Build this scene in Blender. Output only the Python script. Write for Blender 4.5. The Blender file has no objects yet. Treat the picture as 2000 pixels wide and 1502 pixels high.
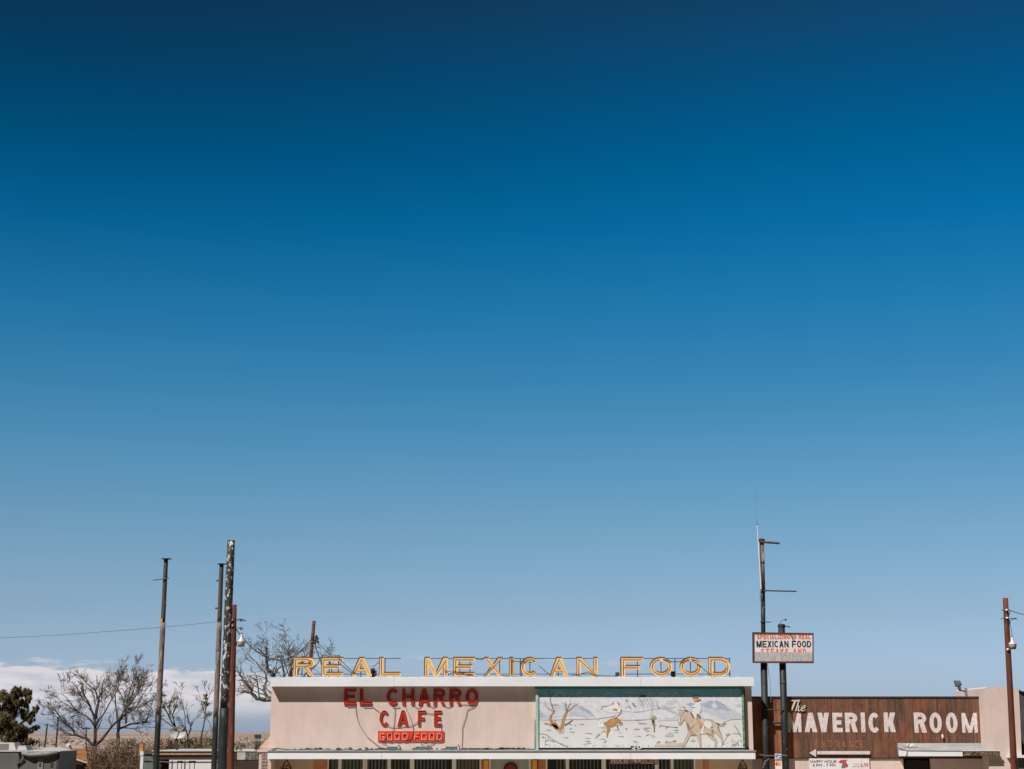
import bpy, bmesh, math, random
from math import sin, cos, tan, atan, pi, radians, sqrt, atan2, floor
from mathutils import Vector, Matrix
from mathutils.geometry import delaunay_2d_cdt
random.seed(7)
sc = bpy.context.scene
COL = sc.collection

# ------------------------------------------------------------------ camera, sky, sun, exposure
F = 3100.0                      # focal length in photograph pixels (photograph 2000 wide)
PITCH = atan(679 / F)
CAMZ = 3.6
cam = bpy.data.cameras.new('camera'); cam_o = bpy.data.objects.new('camera', cam); COL.objects.link(cam_o)
cam.lens = 36 * F / 2000; cam.sensor_width = 36
cam.clip_start = 0.5; cam.clip_end = 60000
cam_o.location = (0, 0, CAMZ); cam_o.rotation_euler = (pi / 2 + PITCH, 0, 0)
sc.camera = cam_o
sc.view_settings.view_transform = 'Standard'
sc.view_settings.look = 'None'
sc.view_settings.gamma = 1
sc.view_settings.exposure = 0.0

SUN_EL = radians(50); SUN_ROT = radians(219)
world = bpy.data.worlds.new('World'); sc.world = world; world.use_nodes = True


def build_world():
    nt = world.node_tree; N = nt.nodes; L = nt.links
    bg = N['Background']
    sky = N.new('ShaderNodeTexSky'); sky.sky_type = 'NISHITA'; sky.sun_disc = False
    sky.sun_elevation = SUN_EL; sky.sun_rotation = SUN_ROT
    tc = N.new('ShaderNodeTexCoord'); sep = N.new('ShaderNodeSeparateXYZ')
    L.new(tc.outputs['Generated'], sep.inputs[0])
    zz = sep.outputs[2]

    def M(op, a, b=None, clamp=False):
        n = N.new('ShaderNodeMath'); n.operation = op; n.use_clamp = clamp
        for i, v in enumerate((a, b)):
            if v is None: continue
            if isinstance(v, (int, float)): n.inputs[i].default_value = v
            else: L.new(v, n.inputs[i])
        return n.outputs[0]

    def MR(v, a, b, c, d, smooth=True):
        n = N.new('ShaderNodeMapRange'); n.clamp = True
        if smooth: n.interpolation_type = 'SMOOTHSTEP'
        L.new(v, n.inputs[0])
        for i, x in zip((1, 2, 3, 4), (a, b, c, d)): n.inputs[i].default_value = x
        return n.outputs[0]
    # deep polarised grade of the clear sky by elevation (true for any viewpoint)
    rows = [(1425, (1.0, 1.20, 1.85)), (1350, (.74, .93, 1.46)), (1200, (.60, .75, 1.02)), (1050, (.49, .72, .89)),
            (900, (.33, .69, .87)), (750, (.175, .63, .845)), (600, (.070, .585, .845)), (450, (.012, .51, .79)),
            (300, (.0, .41, .64)), (150, (.014, .31, .49)), (10, (.042, .235, .355))]
    ramp = N.new('ShaderNodeValToRGB'); cr = ramp.color_ramp
    pts = []
    for v, c in rows:
        e = PITCH + atan((751 - v) / F); pts.append((sin(e) / .5, c))
    pts.append((1.0, (.05, .19, .32)))
    cr.elements[0].position = pts[0][0]; cr.elements[0].color = (*pts[0][1], 1)
    cr.elements[1].position = pts[-1][0]; cr.elements[1].color = (*pts[-1][1], 1)
    for p_, c in pts[1:-1]:
        e = cr.elements.new(p_); e.color = (*c, 1)
    L.new(M('MULTIPLY', zz, 2.0), ramp.inputs[0])
    mul = N.new('ShaderNodeMix'); mul.data_type = 'RGBA'; mul.blend_type = 'MULTIPLY'; mul.inputs[0].default_value = 1
    L.new(sky.outputs[0], mul.inputs[6]); L.new(ramp.outputs[0], mul.inputs[7])
    # the sky is a little deeper toward the sun's side quadrant
    az = MR(sep.outputs[0], -.36, .30, SKY_L, SKY_R)
    hi = MR(zz, .20, .44, 0, 1)
    azf = M('ADD', M('MULTIPLY', M('SUBTRACT', az, 1.0), hi), 1.0)
    azf = M('MULTIPLY', azf, MR(sep.outputs[1], -.20, .55, .05, 1))     # sky dimmed behind the viewer to deepen the facade's shade
    mul2 = N.new('ShaderNodeVectorMath'); mul2.operation = 'SCALE'
    L.new(mul.outputs[2], mul2.inputs[0]); L.new(azf, mul2.inputs[3])
    # low cumulus bank far away beyond the plain
    mp = N.new('ShaderNodeMapping'); mp.inputs['Scale'].default_value = (22, 22, 60)
    L.new(tc.outputs['Generated'], mp.inputs[0])
    n1 = N.new('ShaderNodeTexNoise'); n1.inputs['Scale'].default_value = 1.0; n1.inputs['Detail'].default_value = 6; n1.inputs['Roughness'].default_value = .55
    L.new(mp.outputs[0], n1.inputs[0])
    mp2 = N.new('ShaderNodeMapping'); mp2.inputs['Scale'].default_value = (40, 40, 190); mp2.inputs['Location'].default_value = (3, 1, 5)
    L.new(tc.outputs['Generated'], mp2.inputs[0])
    n2 = N.new('ShaderNodeTexNoise'); n2.inputs['Scale'].default_value = 1.0; n2.inputs['Detail'].default_value = 5
    L.new(mp2.outputs[0], n2.inputs[0])
    top = M('ADD', M('MULTIPLY', n1.outputs[0], .034), .0200)          # height of the cloud tops
    edge = M('MULTIPLY', M('SUBTRACT', top, zz), 520.0, clamp=True)
    low = MR(zz, .005, .021, 0, 1)
    west = MR(sep.outputs[0], -.150, -.125, 1, 0)
    body = M('MULTIPLY', M('MULTIPLY', edge, low), west)
    tex = MR(n2.outputs[0], .34, .60, .55, 1.0)
    bank = M('MULTIPLY', body, tex)
    # small scattered puffs
    e1 = MR(zz, .012, .022, 0, 1); e2 = MR(zz, .036, .050, 1, 0)
    puff = M('MULTIPLY', M('MULTIPLY', e1, e2), M('MULTIPLY', MR(n2.outputs[0], .53, .70, 0, .75), MR(sep.outputs[0], .055, .075, 1, 0)))
    cl = M('MAXIMUM', bank, puff)
    cmix = N.new('ShaderNodeMix'); cmix.data_type = 'RGBA'
    cmix.inputs[7].default_value = (7.4, 6.95, 7.25, 1)
    L.new(M('MULTIPLY', cl, .92), cmix.inputs[0]); L.new(mul2.outputs[0], cmix.inputs[6])
    L.new(cmix.outputs[2], bg.inputs[0]); bg.inputs[1].default_value = .1


SKY_L, SKY_R = .66, 1.16
build_world()

sun = bpy.data.lights.new('sun', 'SUN'); sun.energy = 5.0; sun.angle = radians(.53); sun.color = (1.0, .96, .905)
sun_o = bpy.data.objects.new('sun', sun); COL.objects.link(sun_o)
sd = Vector((sin(SUN_ROT) * cos(SUN_EL), cos(SUN_ROT) * cos(SUN_EL), sin(SUN_EL)))
sun_o.rotation_euler = sd.to_track_quat('Z', 'Y').to_euler(); sun_o.location = (-30, -40, 50)

# ------------------------------------------------------------------ pixel helpers
cp, sp = cos(PITCH), sin(PITCH)


def P(u, v, Y):
    """point of the plane y=Y seen at photograph pixel (u, v)"""
    x = (u - 1000) / F; y = -(v - 751) / F
    d = (x, cp - y * sp, sp + y * cp)
    k = Y / d[1]
    return Vector((d[0] * k, Y, CAMZ + d[2] * k))


def Z(v, Y): return P(1000, v, Y).z
def X(u, v, Y): return P(u, v, Y).x


# ------------------------------------------------------------------ objects, tags
ORG = {}


def tag(o, label=None, cat=None, group=None, kind=None):
    if label: o['label'] = label
    if cat: o['category'] = cat
    if group: o['group'] = group
    if kind: o['kind'] = kind
    return o


def empty(name, loc, label, cat, group=None):
    o = bpy.data.objects.new(name, None); COL.objects.link(o); o.location = loc; o.empty_display_size = .3
    ORG[o.name] = Vector(loc)
    return tag(o, label, cat, group)


class MB:
    def __init__(s): s.v = []; s.f = []; s.m = []; s.mi = 0

    def add(s, vs, fs):
        b = len(s.v); s.v += [tuple(p) for p in vs]
        for f in fs: s.f.append([b + i for i in f]); s.m.append(s.mi)
        return s

    def box(s, x0, x1, y0, y1, z0, z1):
        if x0 > x1: x0, x1 = x1, x0
        if y0 > y1: y0, y1 = y1, y0
        if z0 > z1: z0, z1 = z1, z0
        vs = [(x, y, z) for x in (x0, x1) for y in (y0, y1) for z in (z0, z1)]
        return s.add(vs, [(0, 1, 3, 2), (4, 6, 7, 5), (0, 4, 5, 1), (2, 3, 7, 6), (0, 2, 6, 4), (1, 5, 7, 3)])

    def hexa(s, a, b):
        """solid between two quads a and b (same winding)"""
        return s.add(list(a) + list(b), [(0, 1, 2, 3), (7, 6, 5, 4), (0, 4, 5, 1), (1, 5, 6, 2), (2, 6, 7, 3), (3, 7, 4, 0)])

    def prism(s, pts, y0, y1):
        """closed outline pts [(x,z)] between planes y0 (front) and y1 (back)"""
        n = len(pts)
        vs = [(x, y0, z) for x, z in pts] + [(x, y1, z) for x, z in pts]
        fs = [tuple(range(n)), tuple(range(2 * n - 1, n - 1, -1))]
        fs += [(i, n + i, n + (i + 1) % n, (i + 1) % n) for i in range(n)]
        return s.add(vs, fs)

    def tube(s, pts, r, n=6, caps=True):
        pts = [Vector(p) for p in pts]
        if not hasattr(r, '__len__'): r = [r] * len(pts)
        rings = []
        ref = None
        for i, p in enumerate(pts):
            t = (pts[min(i + 1, len(pts) - 1)] - pts[max(i - 1, 0)])
            if t.length < 1e-9: t = Vector((0, 0, 1))
            t.normalize()
            if ref is None: ref = Vector((0, 1, 0)) if abs(t.y) < .9 else Vector((1, 0, 0))
            a = ref - t * ref.dot(t)
            if a.length < 1e-4: a = Vector((1, 0, 0)) - t * t.x
            a.normalize(); ref = a; b = t.cross(a)
            rings.append([p + (a * cos(2 * pi * k / n) + b * sin(2 * pi * k / n)) * r[i] for k in range(n)])
        vs = [q for g in rings for q in g]; fs = []
        for i in range(len(pts) - 1):
            for k in range(n):
                k2 = (k + 1) % n
                fs.append((i * n + k, i * n + k2, (i + 1) * n + k2, (i + 1) * n + k))
        if caps and n > 2:
            fs.append(tuple(range(n - 1, -1, -1))); o = (len(pts) - 1) * n; fs.append(tuple(o + k for k in range(n)))
        return s.add(vs, fs)

    def lathe(s, c, prof, n=16, axis=None):
        """prof [(r, z)] around vertical axis at c"""
        c = Vector(c); vs = []; fs = []
        for r, z in prof:
            for k in range(n): vs.append(c + Vector((r * cos(2 * pi * k / n), r * sin(2 * pi * k / n), z)))
        for i in range(len(prof) - 1):
            for k in range(n):
                k2 = (k + 1) % n; fs.append((i * n + k, i * n + k2, (i + 1) * n + k2, (i + 1) * n + k))
        fs.append(tuple(range(n - 1, -1, -1))); o = (len(prof) - 1) * n; fs.append(tuple(o + k for k in range(n)))
        return s.add(vs, fs)

    def build(s, name, mats, parent=None, smooth=False, org=None):
        me = bpy.data.meshes.new(name)
        if parent is not None: o3 = ORG[parent.name]
        else: o3 = Vector(org) if org is not None else Vector((0, 0, 0))
        me.from_pydata([(a - o3.x, b - o3.y, c - o3.z) for a, b, c in s.v], [], s.f)
        if not isinstance(mats, (list, tuple)): mats = [mats]
        for m in mats: me.materials.append(m)
        if len(mats) > 1: me.polygons.foreach_set('material_index', s.m)
        if smooth: me.polygons.foreach_set('use_smooth', [True] * len(me.polygons))
        me.update()
        o = bpy.data.objects.new(name, me); COL.objects.link(o)
        if parent is not None: o.parent = parent
        else: o.location = o3
        ORG[o.name] = o3
        return o


# ------------------------------------------------------------------ flat shapes from outlines (true unions)
def union(polys):
    vs = []; fs = []
    for p in polys:
        a = sum(p[i][0] * p[(i + 1) % len(p)][1] - p[(i + 1) % len(p)][0] * p[i][1] for i in range(len(p)))
        if a < 0: p = p[::-1]
        if abs(a) < 1e-9: continue
        b = len(vs); vs += [Vector((q[0], q[1])) for q in p]; fs.append(list(range(b, b + len(p))))
    r = delaunay_2d_cdt(vs, [], fs, 0, 1e-5)
    V2 = r[0]; F2 = []
    bbs = [(min(q[0] for q in p), max(q[0] for q in p), min(q[1] for q in p), max(q[1] for q in p), p) for p in polys]
    for f in r[2]:
        cx = sum(V2[i].x for i in f) / len(f); cy = sum(V2[i].y for i in f) / len(f)
        for xa, xb, ya, yb, p in bbs:
            if not (xa <= cx <= xb and ya <= cy <= yb): continue
            ins = False; j = len(p) - 1
            for i in range(len(p)):
                if (p[i][1] > cy) != (p[j][1] > cy) and cx < (p[j][0] - p[i][0]) * (cy - p[i][1]) / (p[j][1] - p[i][1]) + p[i][0]: ins = not ins
                j = i
            if ins: F2.append(f); break
    cnt = {}
    for f in F2:
        for i in range(len(f)):
            e = (f[i], f[(i + 1) % len(f)]); cnt[e] = cnt.get(e, 0) + 1
    bd = [e for e in cnt if (e[1], e[0]) not in cnt]
    return V2, F2, bd


def plates(mb, groups, y):
    for g_ in groups: plate(mb, g_, y)


def plate(mb, polys, y, depth=0.0, back=False):
    """flat shape at plane y (facing the viewer, -y), with sides going back by depth"""
    V2, F2, bd = union(polys)
    n = len(V2)
    vs = [(q.x, y, q.y) for q in V2]
    fs = [tuple(f) for f in F2]                 # ccw in x,z -> normal -y
    if depth:
        vs += [(q.x, y + depth, q.y) for q in V2]
        fs += [(a, a + n, b + n, b) for a, b in bd]
        if back: fs += [tuple(i + n for i in f[::-1]) for f in F2]
    mb.add(vs, fs)


def channel(mb, mb_rim, polys, y, d, th=.012):
    """open channel letter: back pan at plane y, rim walls standing d toward the viewer"""
    V2, F2, bd = union(polys)
    mb.add([(q.x, y, q.y) for q in V2], [tuple(f) for f in F2])
    n = len(V2)
    mb_rim.add([(q.x, y + .02, q.y) for q in V2] + [(q.x, y - d, q.y) for q in V2], [(a, b, b + n, a + n) for a, b in bd])


def ell(cx, cy, rx, ry, a0, a1, t, n=20, ty=None):
    ty = t if ty is None else ty
    out = []
    for i in range(n):
        a = radians(a0 + (a1 - a0) * i / n); b = radians(a0 + (a1 - a0) * (i + 1) / n)
        out.append([(cx + rx * cos(a), cy + ry * sin(a)), (cx + rx * cos(b), cy + ry * sin(b)),
                    (cx + (rx - t) * cos(b), cy + (ry - ty) * sin(b)), (cx + (rx - t) * cos(a), cy + (ry - ty) * sin(a))])
    return out


def rc(x0, y0, x1, y1): return [(x0, y0), (x1, y0), (x1, y1), (x0, y1)]
def para(xb, xt, s, y0, y1): return [(xb, y0), (xb + s, y0), (xt + s, y1), (xt, y1)]


def glyph(ch, W, H, t):
    s = t * 1.12
    if ch == 'E': return [rc(0, 0, t, H), rc(0, 0, W, t), rc(0, (H - t) / 2, W * .88, (H + t) / 2), rc(0, H - t, W, H)]
    if ch == 'F': return [rc(0, 0, t, H), rc(0, (H - t) / 2 - .03 * H, W * .86, (H + t) / 2 - .03 * H), rc(0, H - t, W, H)]
    if ch == 'L': return [rc(0, 0, t, H), rc(0, 0, W, t)]
    if ch == 'I': return [rc((W - t) / 2, 0, (W + t) / 2, H)]
    if ch == 'T': return [rc((W - t) / 2, 0, (W + t) / 2, H), rc(0, H - t, W, H)]
    if ch == 'H': return [rc(0, 0, t, H), rc(W - t, 0, W, H), rc(0, (H - t) / 2, W, (H + t) / 2)]
    if ch == 'A':
        m = (W - s) / 2
        yb = H * .22; xa = m * (yb + t / 2) / H
        return [para(0, m, s, 0, H), para(W - s, m, s, 0, H), rc(xa + s * .5, yb, W - xa - s * .5, yb + t * .9)]
    if ch == 'V':
        m = (W - s) / 2
        return [para(m, 0, s, 0, H), para(m, W - s, s, 0, H)]
    if ch == 'M':
        m = (W - s) / 2
        return [rc(0, 0, t, H), rc(W - t, 0, W, H), para(m, 0, s, 0, H), para(m, W - s, s, 0, H)]
    if ch == 'N': return [rc(0, 0, t, H), rc(W - t, 0, W, H), para(W - s, 0, s, 0, H)]
    if ch == 'X': return [para(0, W - s, s, 0, H), para(W - s, 0, s, 0, H)]
    if ch == 'Z': return [rc(0, 0, W, t), rc(0, H - t, W, H), para(0, W - s, s, 0, H)]
    if ch == 'Y':
        m = (W - s) / 2
        return [rc((W - t) / 2, 0, (W + t) / 2, H * .5), para(m, 0, s, H * .42, H), para(m, W - s, s, H * .42, H)]
    if ch == 'K':
        return [rc(0, 0, t, H), para(t * .6, W - s * 1.15, s * 1.15, H * .30, H), para(W - s * 1.15, W * .30, s * 1.1, 0, H * .62)]
    if ch == 'O': return ell(W / 2, H / 2, W / 2, H / 2, 0, 360, t, 32)
    if ch == 'C': return ell(W / 2, H / 2, W / 2, H / 2, 42, 318, t, 26)
    if ch == 'G': return ell(W / 2, H / 2, W / 2, H / 2, 45, 340, t, 26) + [rc(W * .55, H * .40, W, H * .40 + t), rc(W - t, H * .2, W, H * .42)]
    if ch == 'D':
        rx = min(W * .62, H / 2)
        return [rc(0, 0, t, H), rc(0, 0, W - rx + .001, t), rc(0, H - t, W - rx + .001, H)] + ell(W - rx, H / 2, rx, H / 2, -90, 90, t, 16)
    if ch in 'RP':
        hb = H * .56; rx = min(W * .5, hb / 2 * 1.1)
        g = [rc(0, 0, t, H), rc(0, H - t, W - rx + .001, H), rc(0, H - hb, W - rx + .001, H - hb + t)] + ell(W - rx, H - hb / 2, rx, hb / 2, -90, 90, t, 14)
        if ch == 'R': g.append(para(W - s, W * .40, s, 0, H - hb + t * .6))
        return g
    if ch == 'S':
        ry = (H + t) / 4
        return ell(W / 2, H - ry, W / 2, ry, 25, 270, t, 18) + ell(W / 2, ry, W / 2, ry, 90, -155, t, 18)
    if ch == 'U': return [rc(0, H * .3, t, H), rc(W - t, H * .3, W, H)] + ell(W / 2, H * .32, W / 2, H * .32, 180, 360, t, 16)
    return []


def off(polys, x, z, jit=0, rnd=None):
    if jit:
        cache = {}
        def j(q):
            k = (round(q[0], 4), round(q[1], 4))
            if k not in cache: cache[k] = (q[0] + x + rnd.uniform(-jit, jit), q[1] + z + rnd.uniform(-jit, jit))
            return cache[k]
        return [[j(q) for q in p] for p in polys]
    return [[(q[0] + x, q[1] + z) for q in p] for p in polys]


def letter_px(ch, u0, v0, u1, v1, tpx, Y, jit=0, rnd=None):
    """glyph polygons in world x,z for pixel box (v0 top, v1 bottom) at plane Y"""
    a = P(u0, v1, Y); b = P(u1, v0, Y)
    x1 = X(u1, v1, Y)
    W = x1 - a.x; H = b.z - a.z; t = tpx * W / (u1 - u0)
    return off(glyph(ch, W, H, t), a.x, a.z, jit, rnd)


def wpoly(pts, Y, f=lambda x, y: (x, y)):
    out = []
    for p in pts:
        u, v = f(*p); q = P(u, v, Y); out.append((q.x, q.z))
    return out


def stroke(pts, w, Y, f=lambda x, y: (x, y)):
    """tapered brush stroke as quads + joints; pts px, w width(s) in the same px"""
    if not hasattr(w, '__len__'): w = [w] * len(pts)
    if len(w) == 2 and len(pts) > 2: w = [w[0] + (w[1] - w[0]) * i / (len(pts) - 1) for i in range(len(pts))]
    out = []
    for i in range(len(pts) - 1):
        (x0, y0), (x1, y1) = pts[i], pts[i + 1]
        L = sqrt((x1 - x0) ** 2 + (y1 - y0) ** 2) or 1
        nx, ny = -(y1 - y0) / L / 2, (x1 - x0) / L / 2
        out.append(wpoly([(x0 + nx * w[i], y0 + ny * w[i]), (x1 + nx * w[i + 1], y1 + ny * w[i + 1]),
                          (x1 - nx * w[i + 1], y1 - ny * w[i + 1]), (x0 - nx * w[i], y0 - ny * w[i])], Y, f))
        if i:
            out.append(wpoly([(x0 + w[i] / 2 * cos(a * pi / 3), y0 + w[i] / 2 * sin(a * pi / 3)) for a in range(6)], Y, f))
    return out


# ------------------------------------------------------------------ materials
def rgb(r, g, b): return tuple(((c / 255) / 12.92 if c / 255 <= .04045 else ((c / 255 + .055) / 1.055) ** 2.4) for c in (r, g, b))


MATS = {}


def mat(name, c, c2=None, scale=3.0, lo=.35, hi=.65, stretch=(1, 1, 1), rough=.8, metal=0, bump=0, bscale=None, detail=5, c3=None, lo3=.6, hi3=.7, scale3=1.0, stretch3=(1, 1, 1)):
    """principled material with noise-driven weathering in object space"""
    if name in MATS: return MATS[name]
    m = bpy.data.materials.new(name); m.use_nodes = True; MATS[name] = m
    nt = m.node_tree; N = nt.nodes; L = nt.links; b = N['Principled BSDF']
    b.inputs['Roughness'].default_value = rough; b.inputs['Metallic'].default_value = metal
    b.inputs['Base Color'].default_value = (*c, 1)
    tc = N.new('ShaderNodeTexCoord')

    def noise(sc_, st, off=0):
        mp = N.new('ShaderNodeMapping'); mp.inputs['Scale'].default_value = st; mp.inputs['Location'].default_value = (off, off, off)
        L.new(tc.outputs['Object'], mp.inputs[0])
        n = N.new('ShaderNodeTexNoise'); n.inputs['Scale'].default_value = sc_; n.inputs['Detail'].default_value = detail; n.inputs['Roughness'].default_value = .6
        L.new(mp.outputs[0], n.inputs[0]); return n.outputs[0]
    col = None
    if c2 is not None:
        mr = N.new('ShaderNodeMapRange'); L.new(noise(scale, stretch), mr.inputs[0]); mr.inputs[1].default_value = lo; mr.inputs[2].default_value = hi
        mx = N.new('ShaderNodeMix'); mx.data_type = 'RGBA'; mx.inputs[6].default_value = (*c, 1); mx.inputs[7].default_value = (*c2, 1)
        L.new(mr.outputs[0], mx.inputs[0]); col = mx.outputs[2]
    if c3 is not None:
        mr = N.new('ShaderNodeMapRange'); L.new(noise(scale3, stretch3, 11.3), mr.inputs[0]); mr.inputs[1].default_value = lo3; mr.inputs[2].default_value = hi3
        mx = N.new('ShaderNodeMix'); mx.data_type = 'RGBA'; mx.inputs[7].default_value = (*c3, 1)
        if col: L.new(col, mx.inputs[6])
        else: mx.inputs[6].default_value = (*c, 1)
        L.new(mr.outputs[0], mx.inputs[0]); col = mx.outputs[2]
    if col: L.new(col, b.inputs['Base Color'])
    if bump:
        bp = N.new('ShaderNodeBump'); bp.inputs['Strength'].default_value = bump; bp.inputs['Distance'].default_value = .03
        L.new(noise(bscale or scale * 4, (1, 1, 1), 4.2), bp.inputs['Height']); L.new(bp.outputs[0], b.inputs['Normal'])
    return m


PINK = (.69, .545, .49)
m_pink = mat('pink_stucco', PINK, tuple(c * .86 for c in PINK), 1.5, .38, .72, (1.6, 1, .45), .9, bump=.45, bscale=1.6, c3=(.70, .565, .51), lo3=.52, hi3=.75, scale3=.7)
m_pinkd = mat('pink_plaster_rough', (.70, .51, .45), (.58, .42, .36), 5, .3, .7, rough=.9, bump=.5)
m_white = mat('white_painted_metal', (.83, .84, .87), (.74, .75, .785), .8, .35, .7, (1, 1, 2), .55, bump=.12, bscale=2.0, c3=(.66, .63, .60), lo3=.63, hi3=.78, scale3=3.0, stretch3=(.6, 1, 4))
m_whited = mat('weathered_white_paint', (.80, .79, .80), (.66, .65, .66), 2.2, .4, .75, (.5, 1, 1.5), .6, bump=.3, bscale=3, c3=(.55, .50, .46), lo3=.66, hi3=.8, scale3=5)
m_seam = mat('seam_shadow_grey', (.45, .44, .45), rough=.8)
m_roofgrey = mat('aged_roof_coating', (.40, .40, .39), (.27, .28, .29), 2.5, .35, .7, (.5, 1, 1), .7, bump=.4, c3=(.16, .13, .12), lo3=.62, hi3=.68, scale3=6)
m_drip = mat('grey_drip_edge', (.28, .33, .36), (.42, .46, .48), 1.5, rough=.5, metal=.3)
m_tar_shadow = mat('black_tar_and_shadow', (.035, .020, .016), (.09, .05, .035), 7, .5, .7, rough=.9, bump=.6)  # black for real tar and for painted shadows
m_wire = mat('dark_cable', (.03, .028, .028), rough=.7)
m_wirew = mat('grey_cable', (.22, .19, .18), rough=.6)
m_yel = mat('yellow_enamel', (.90, .65, .31), (.82, .56, .24), 6, .3, .7, rough=.55, c3=(.36, .15, .05), lo3=.68, hi3=.77, scale3=11)
m_yelr = mat('yellow_enamel_edge', (.82, .50, .17), (.60, .28, .07), 9, .5, .7, rough=.5)
m_tube = mat('amber_neon_glass', (.42, .16, .03), rough=.2)
m_red = mat('red_enamel', (.62, .046, .013), (.48, .032, .010), 8, .35, .7, rough=.45)
m_redd = mat('red_plaque_paint', (.62, .028, .011), (.72, .06, .02), 4, .35, .65, rough=.5, c3=(.25, .01, .01), lo3=.66, hi3=.74, scale3=9)
m_neon = mat('clear_neon_glass', (.98, .72, .62), rough=.15)
m_darkred = mat('dark_red_rim', (.30, .03, .015), rough=.6)
m_frame = mat('rusted_sign_frame', (.035, .035, .042), (.12, .05, .03), 8, .45, .6, rough=.7)
m_rust = mat('rust_brown_pole', (.17, .040, .016), (.08, .022, .012), 3.0, .35, .65, (3, 3, .4), .85, bump=.3, c3=(.36, .10, .03), lo3=.60, hi3=.75, scale3=4, stretch3=(3, 3, .5))
m_green = mat('dark_green_pole_paint', (.010, .013, .012), (.024, .031, .028), 5, .4, .7, (2, 2, .6), .6, c3=(.20, .22, .21), lo3=.63, hi3=.70, scale3=9, stretch3=(2, 2, .7))
m_bare = mat('bare_weathered_pole', (.27, .205, .175), (.11, .085, .072), 3.5, .35, .65, (3, 3, .5), .8, c3=(.52, .46, .43), lo3=.55, hi3=.7, scale3=3, stretch3=(3, 3, .6))
m_bare2 = mat('grey_brown_pole', (.10, .075, .06), (.05, .04, .035), 3.5, .35, .65, (4, 4, .4), .8, c3=(.30, .24, .20), lo3=.6, hi3=.75, scale3=3, stretch3=(4, 4, .5))
m_peel = mat('peeling_black_pole', (.022, .022, .024), (.055, .045, .04), 3, .4, .6, rough=.7, c3=(.55, .56, .56), lo3=.555, hi3=.585, scale3=6.0, stretch3=(1.6, 1.6, 1.0))
m_steel = mat('dark_steel', (.05, .05, .055), (.11, .07, .05), 6, .45, .65, rough=.6, metal=.3)
m_flood = mat('slate_painted_metal', (.10, .14, .155), (.14, .18, .19), 4, rough=.5)
m_galv = mat('galvanised_metal', (.50, .54, .56), (.36, .40, .42), 4, .35, .65, rough=.38, metal=.7)
m_alu = mat('aluminium_shade', (.66, .67, .68), (.55, .56, .57), 5, rough=.4, metal=.15)
m_ceram = mat('white_porcelain', (.85, .84, .82), rough=.3)
m_signw = mat('sign_face_white', (.80, .76, .78), (.70, .64, .64), 2.2, .4, .7, rough=.45)
m_blk = mat('black_lettering', (.02, .022, .03), rough=.5)
m_orl = mat('orange_red_lettering', (.80, .12, .05), (.70, .18, .10), 9, .4, .7, rough=.5)
m_greyband = mat('peeled_grey_band', (.38, .36, .36), (.56, .53, .53), 4.5, .42, .62, (5, 1, .9), rough=.8)
m_tint = mat('faded_grey_lettering', (.62, .60, .60), (.45, .43, .43), 12, .4, .6, rough=.8)
m_paintw = mat('flaking_white_letter_paint', (.74, .66, .66), (.50, .42, .40), 7, .45, .72, (2, 2, 1), .75, bump=.3, c3=(.20, .10, .07), lo3=.64, hi3=.70, scale3=11, stretch3=(2, 1, .6))
m_faint = mat('faded_ghost_letters', (.32, .15, .09), (.16, .06, .03), 9, .4, .62, rough=.8)
m_glass = None
m_dark = mat('dark_interior', (.022, .014, .012), rough=.9)
m_brownwall_shade = mat('dark_brown_boards_and_shade', (.055, .030, .020), (.035, .020, .015), 3, rough=.85)  # dark walls, and shade painted under two roof edges
m_blind = mat('vertical_blind_cream', (.85, .80, .70), (.72, .68, .58), 6, (.4), .6, rough=.8)
m_blindg = mat('vertical_blind_green', (.60, .68, .56), (.48, .56, .46), 6, rough=.8)
m_blindt = mat('vertical_blind_tan', (.75, .62, .42), (.66, .52, .34), 6, rough=.8)
m_cream = mat('cream_window_frame', (.90, .84, .78), rough=.7)
m_terra = mat('terracotta_paint', (.62, .26, .13), (.52, .22, .11), 3, rough=.85)
m_sage = mat('sage_green_panel', (.40, .44, .37), (.34, .37, .31), 4, rough=.7)
m_amber = mat('amber_glass', (.95, .45, .06), rough=.3)


def glass_mat():
    m = bpy.data.materials.new('window_glass'); m.use_nodes = True; nt = m.node_tree; N = nt.nodes; L = nt.links
    N.remove(N['Principled BSDF']); out = N['Material Output']
    t = N.new('ShaderNodeBsdfTransparent'); t.inputs[0].default_value = (.82, .86, .84, 1)
    g = N.new('ShaderNodeBsdfGlossy'); g.inputs['Roughness'].default_value = .03
    fr = N.new('ShaderNodeFresnel'); fr.inputs[0].default_value = 1.5; mx = N.new('ShaderNodeMixShader')
    L.new(fr.outputs[0], mx.inputs[0]); L.new(t.outputs[0], mx.inputs[1]); L.new(g.outputs[0], mx.inputs[2]); L.new(mx.outputs[0], out.inputs[0])
    return m


m_glass = glass_mat()


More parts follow.
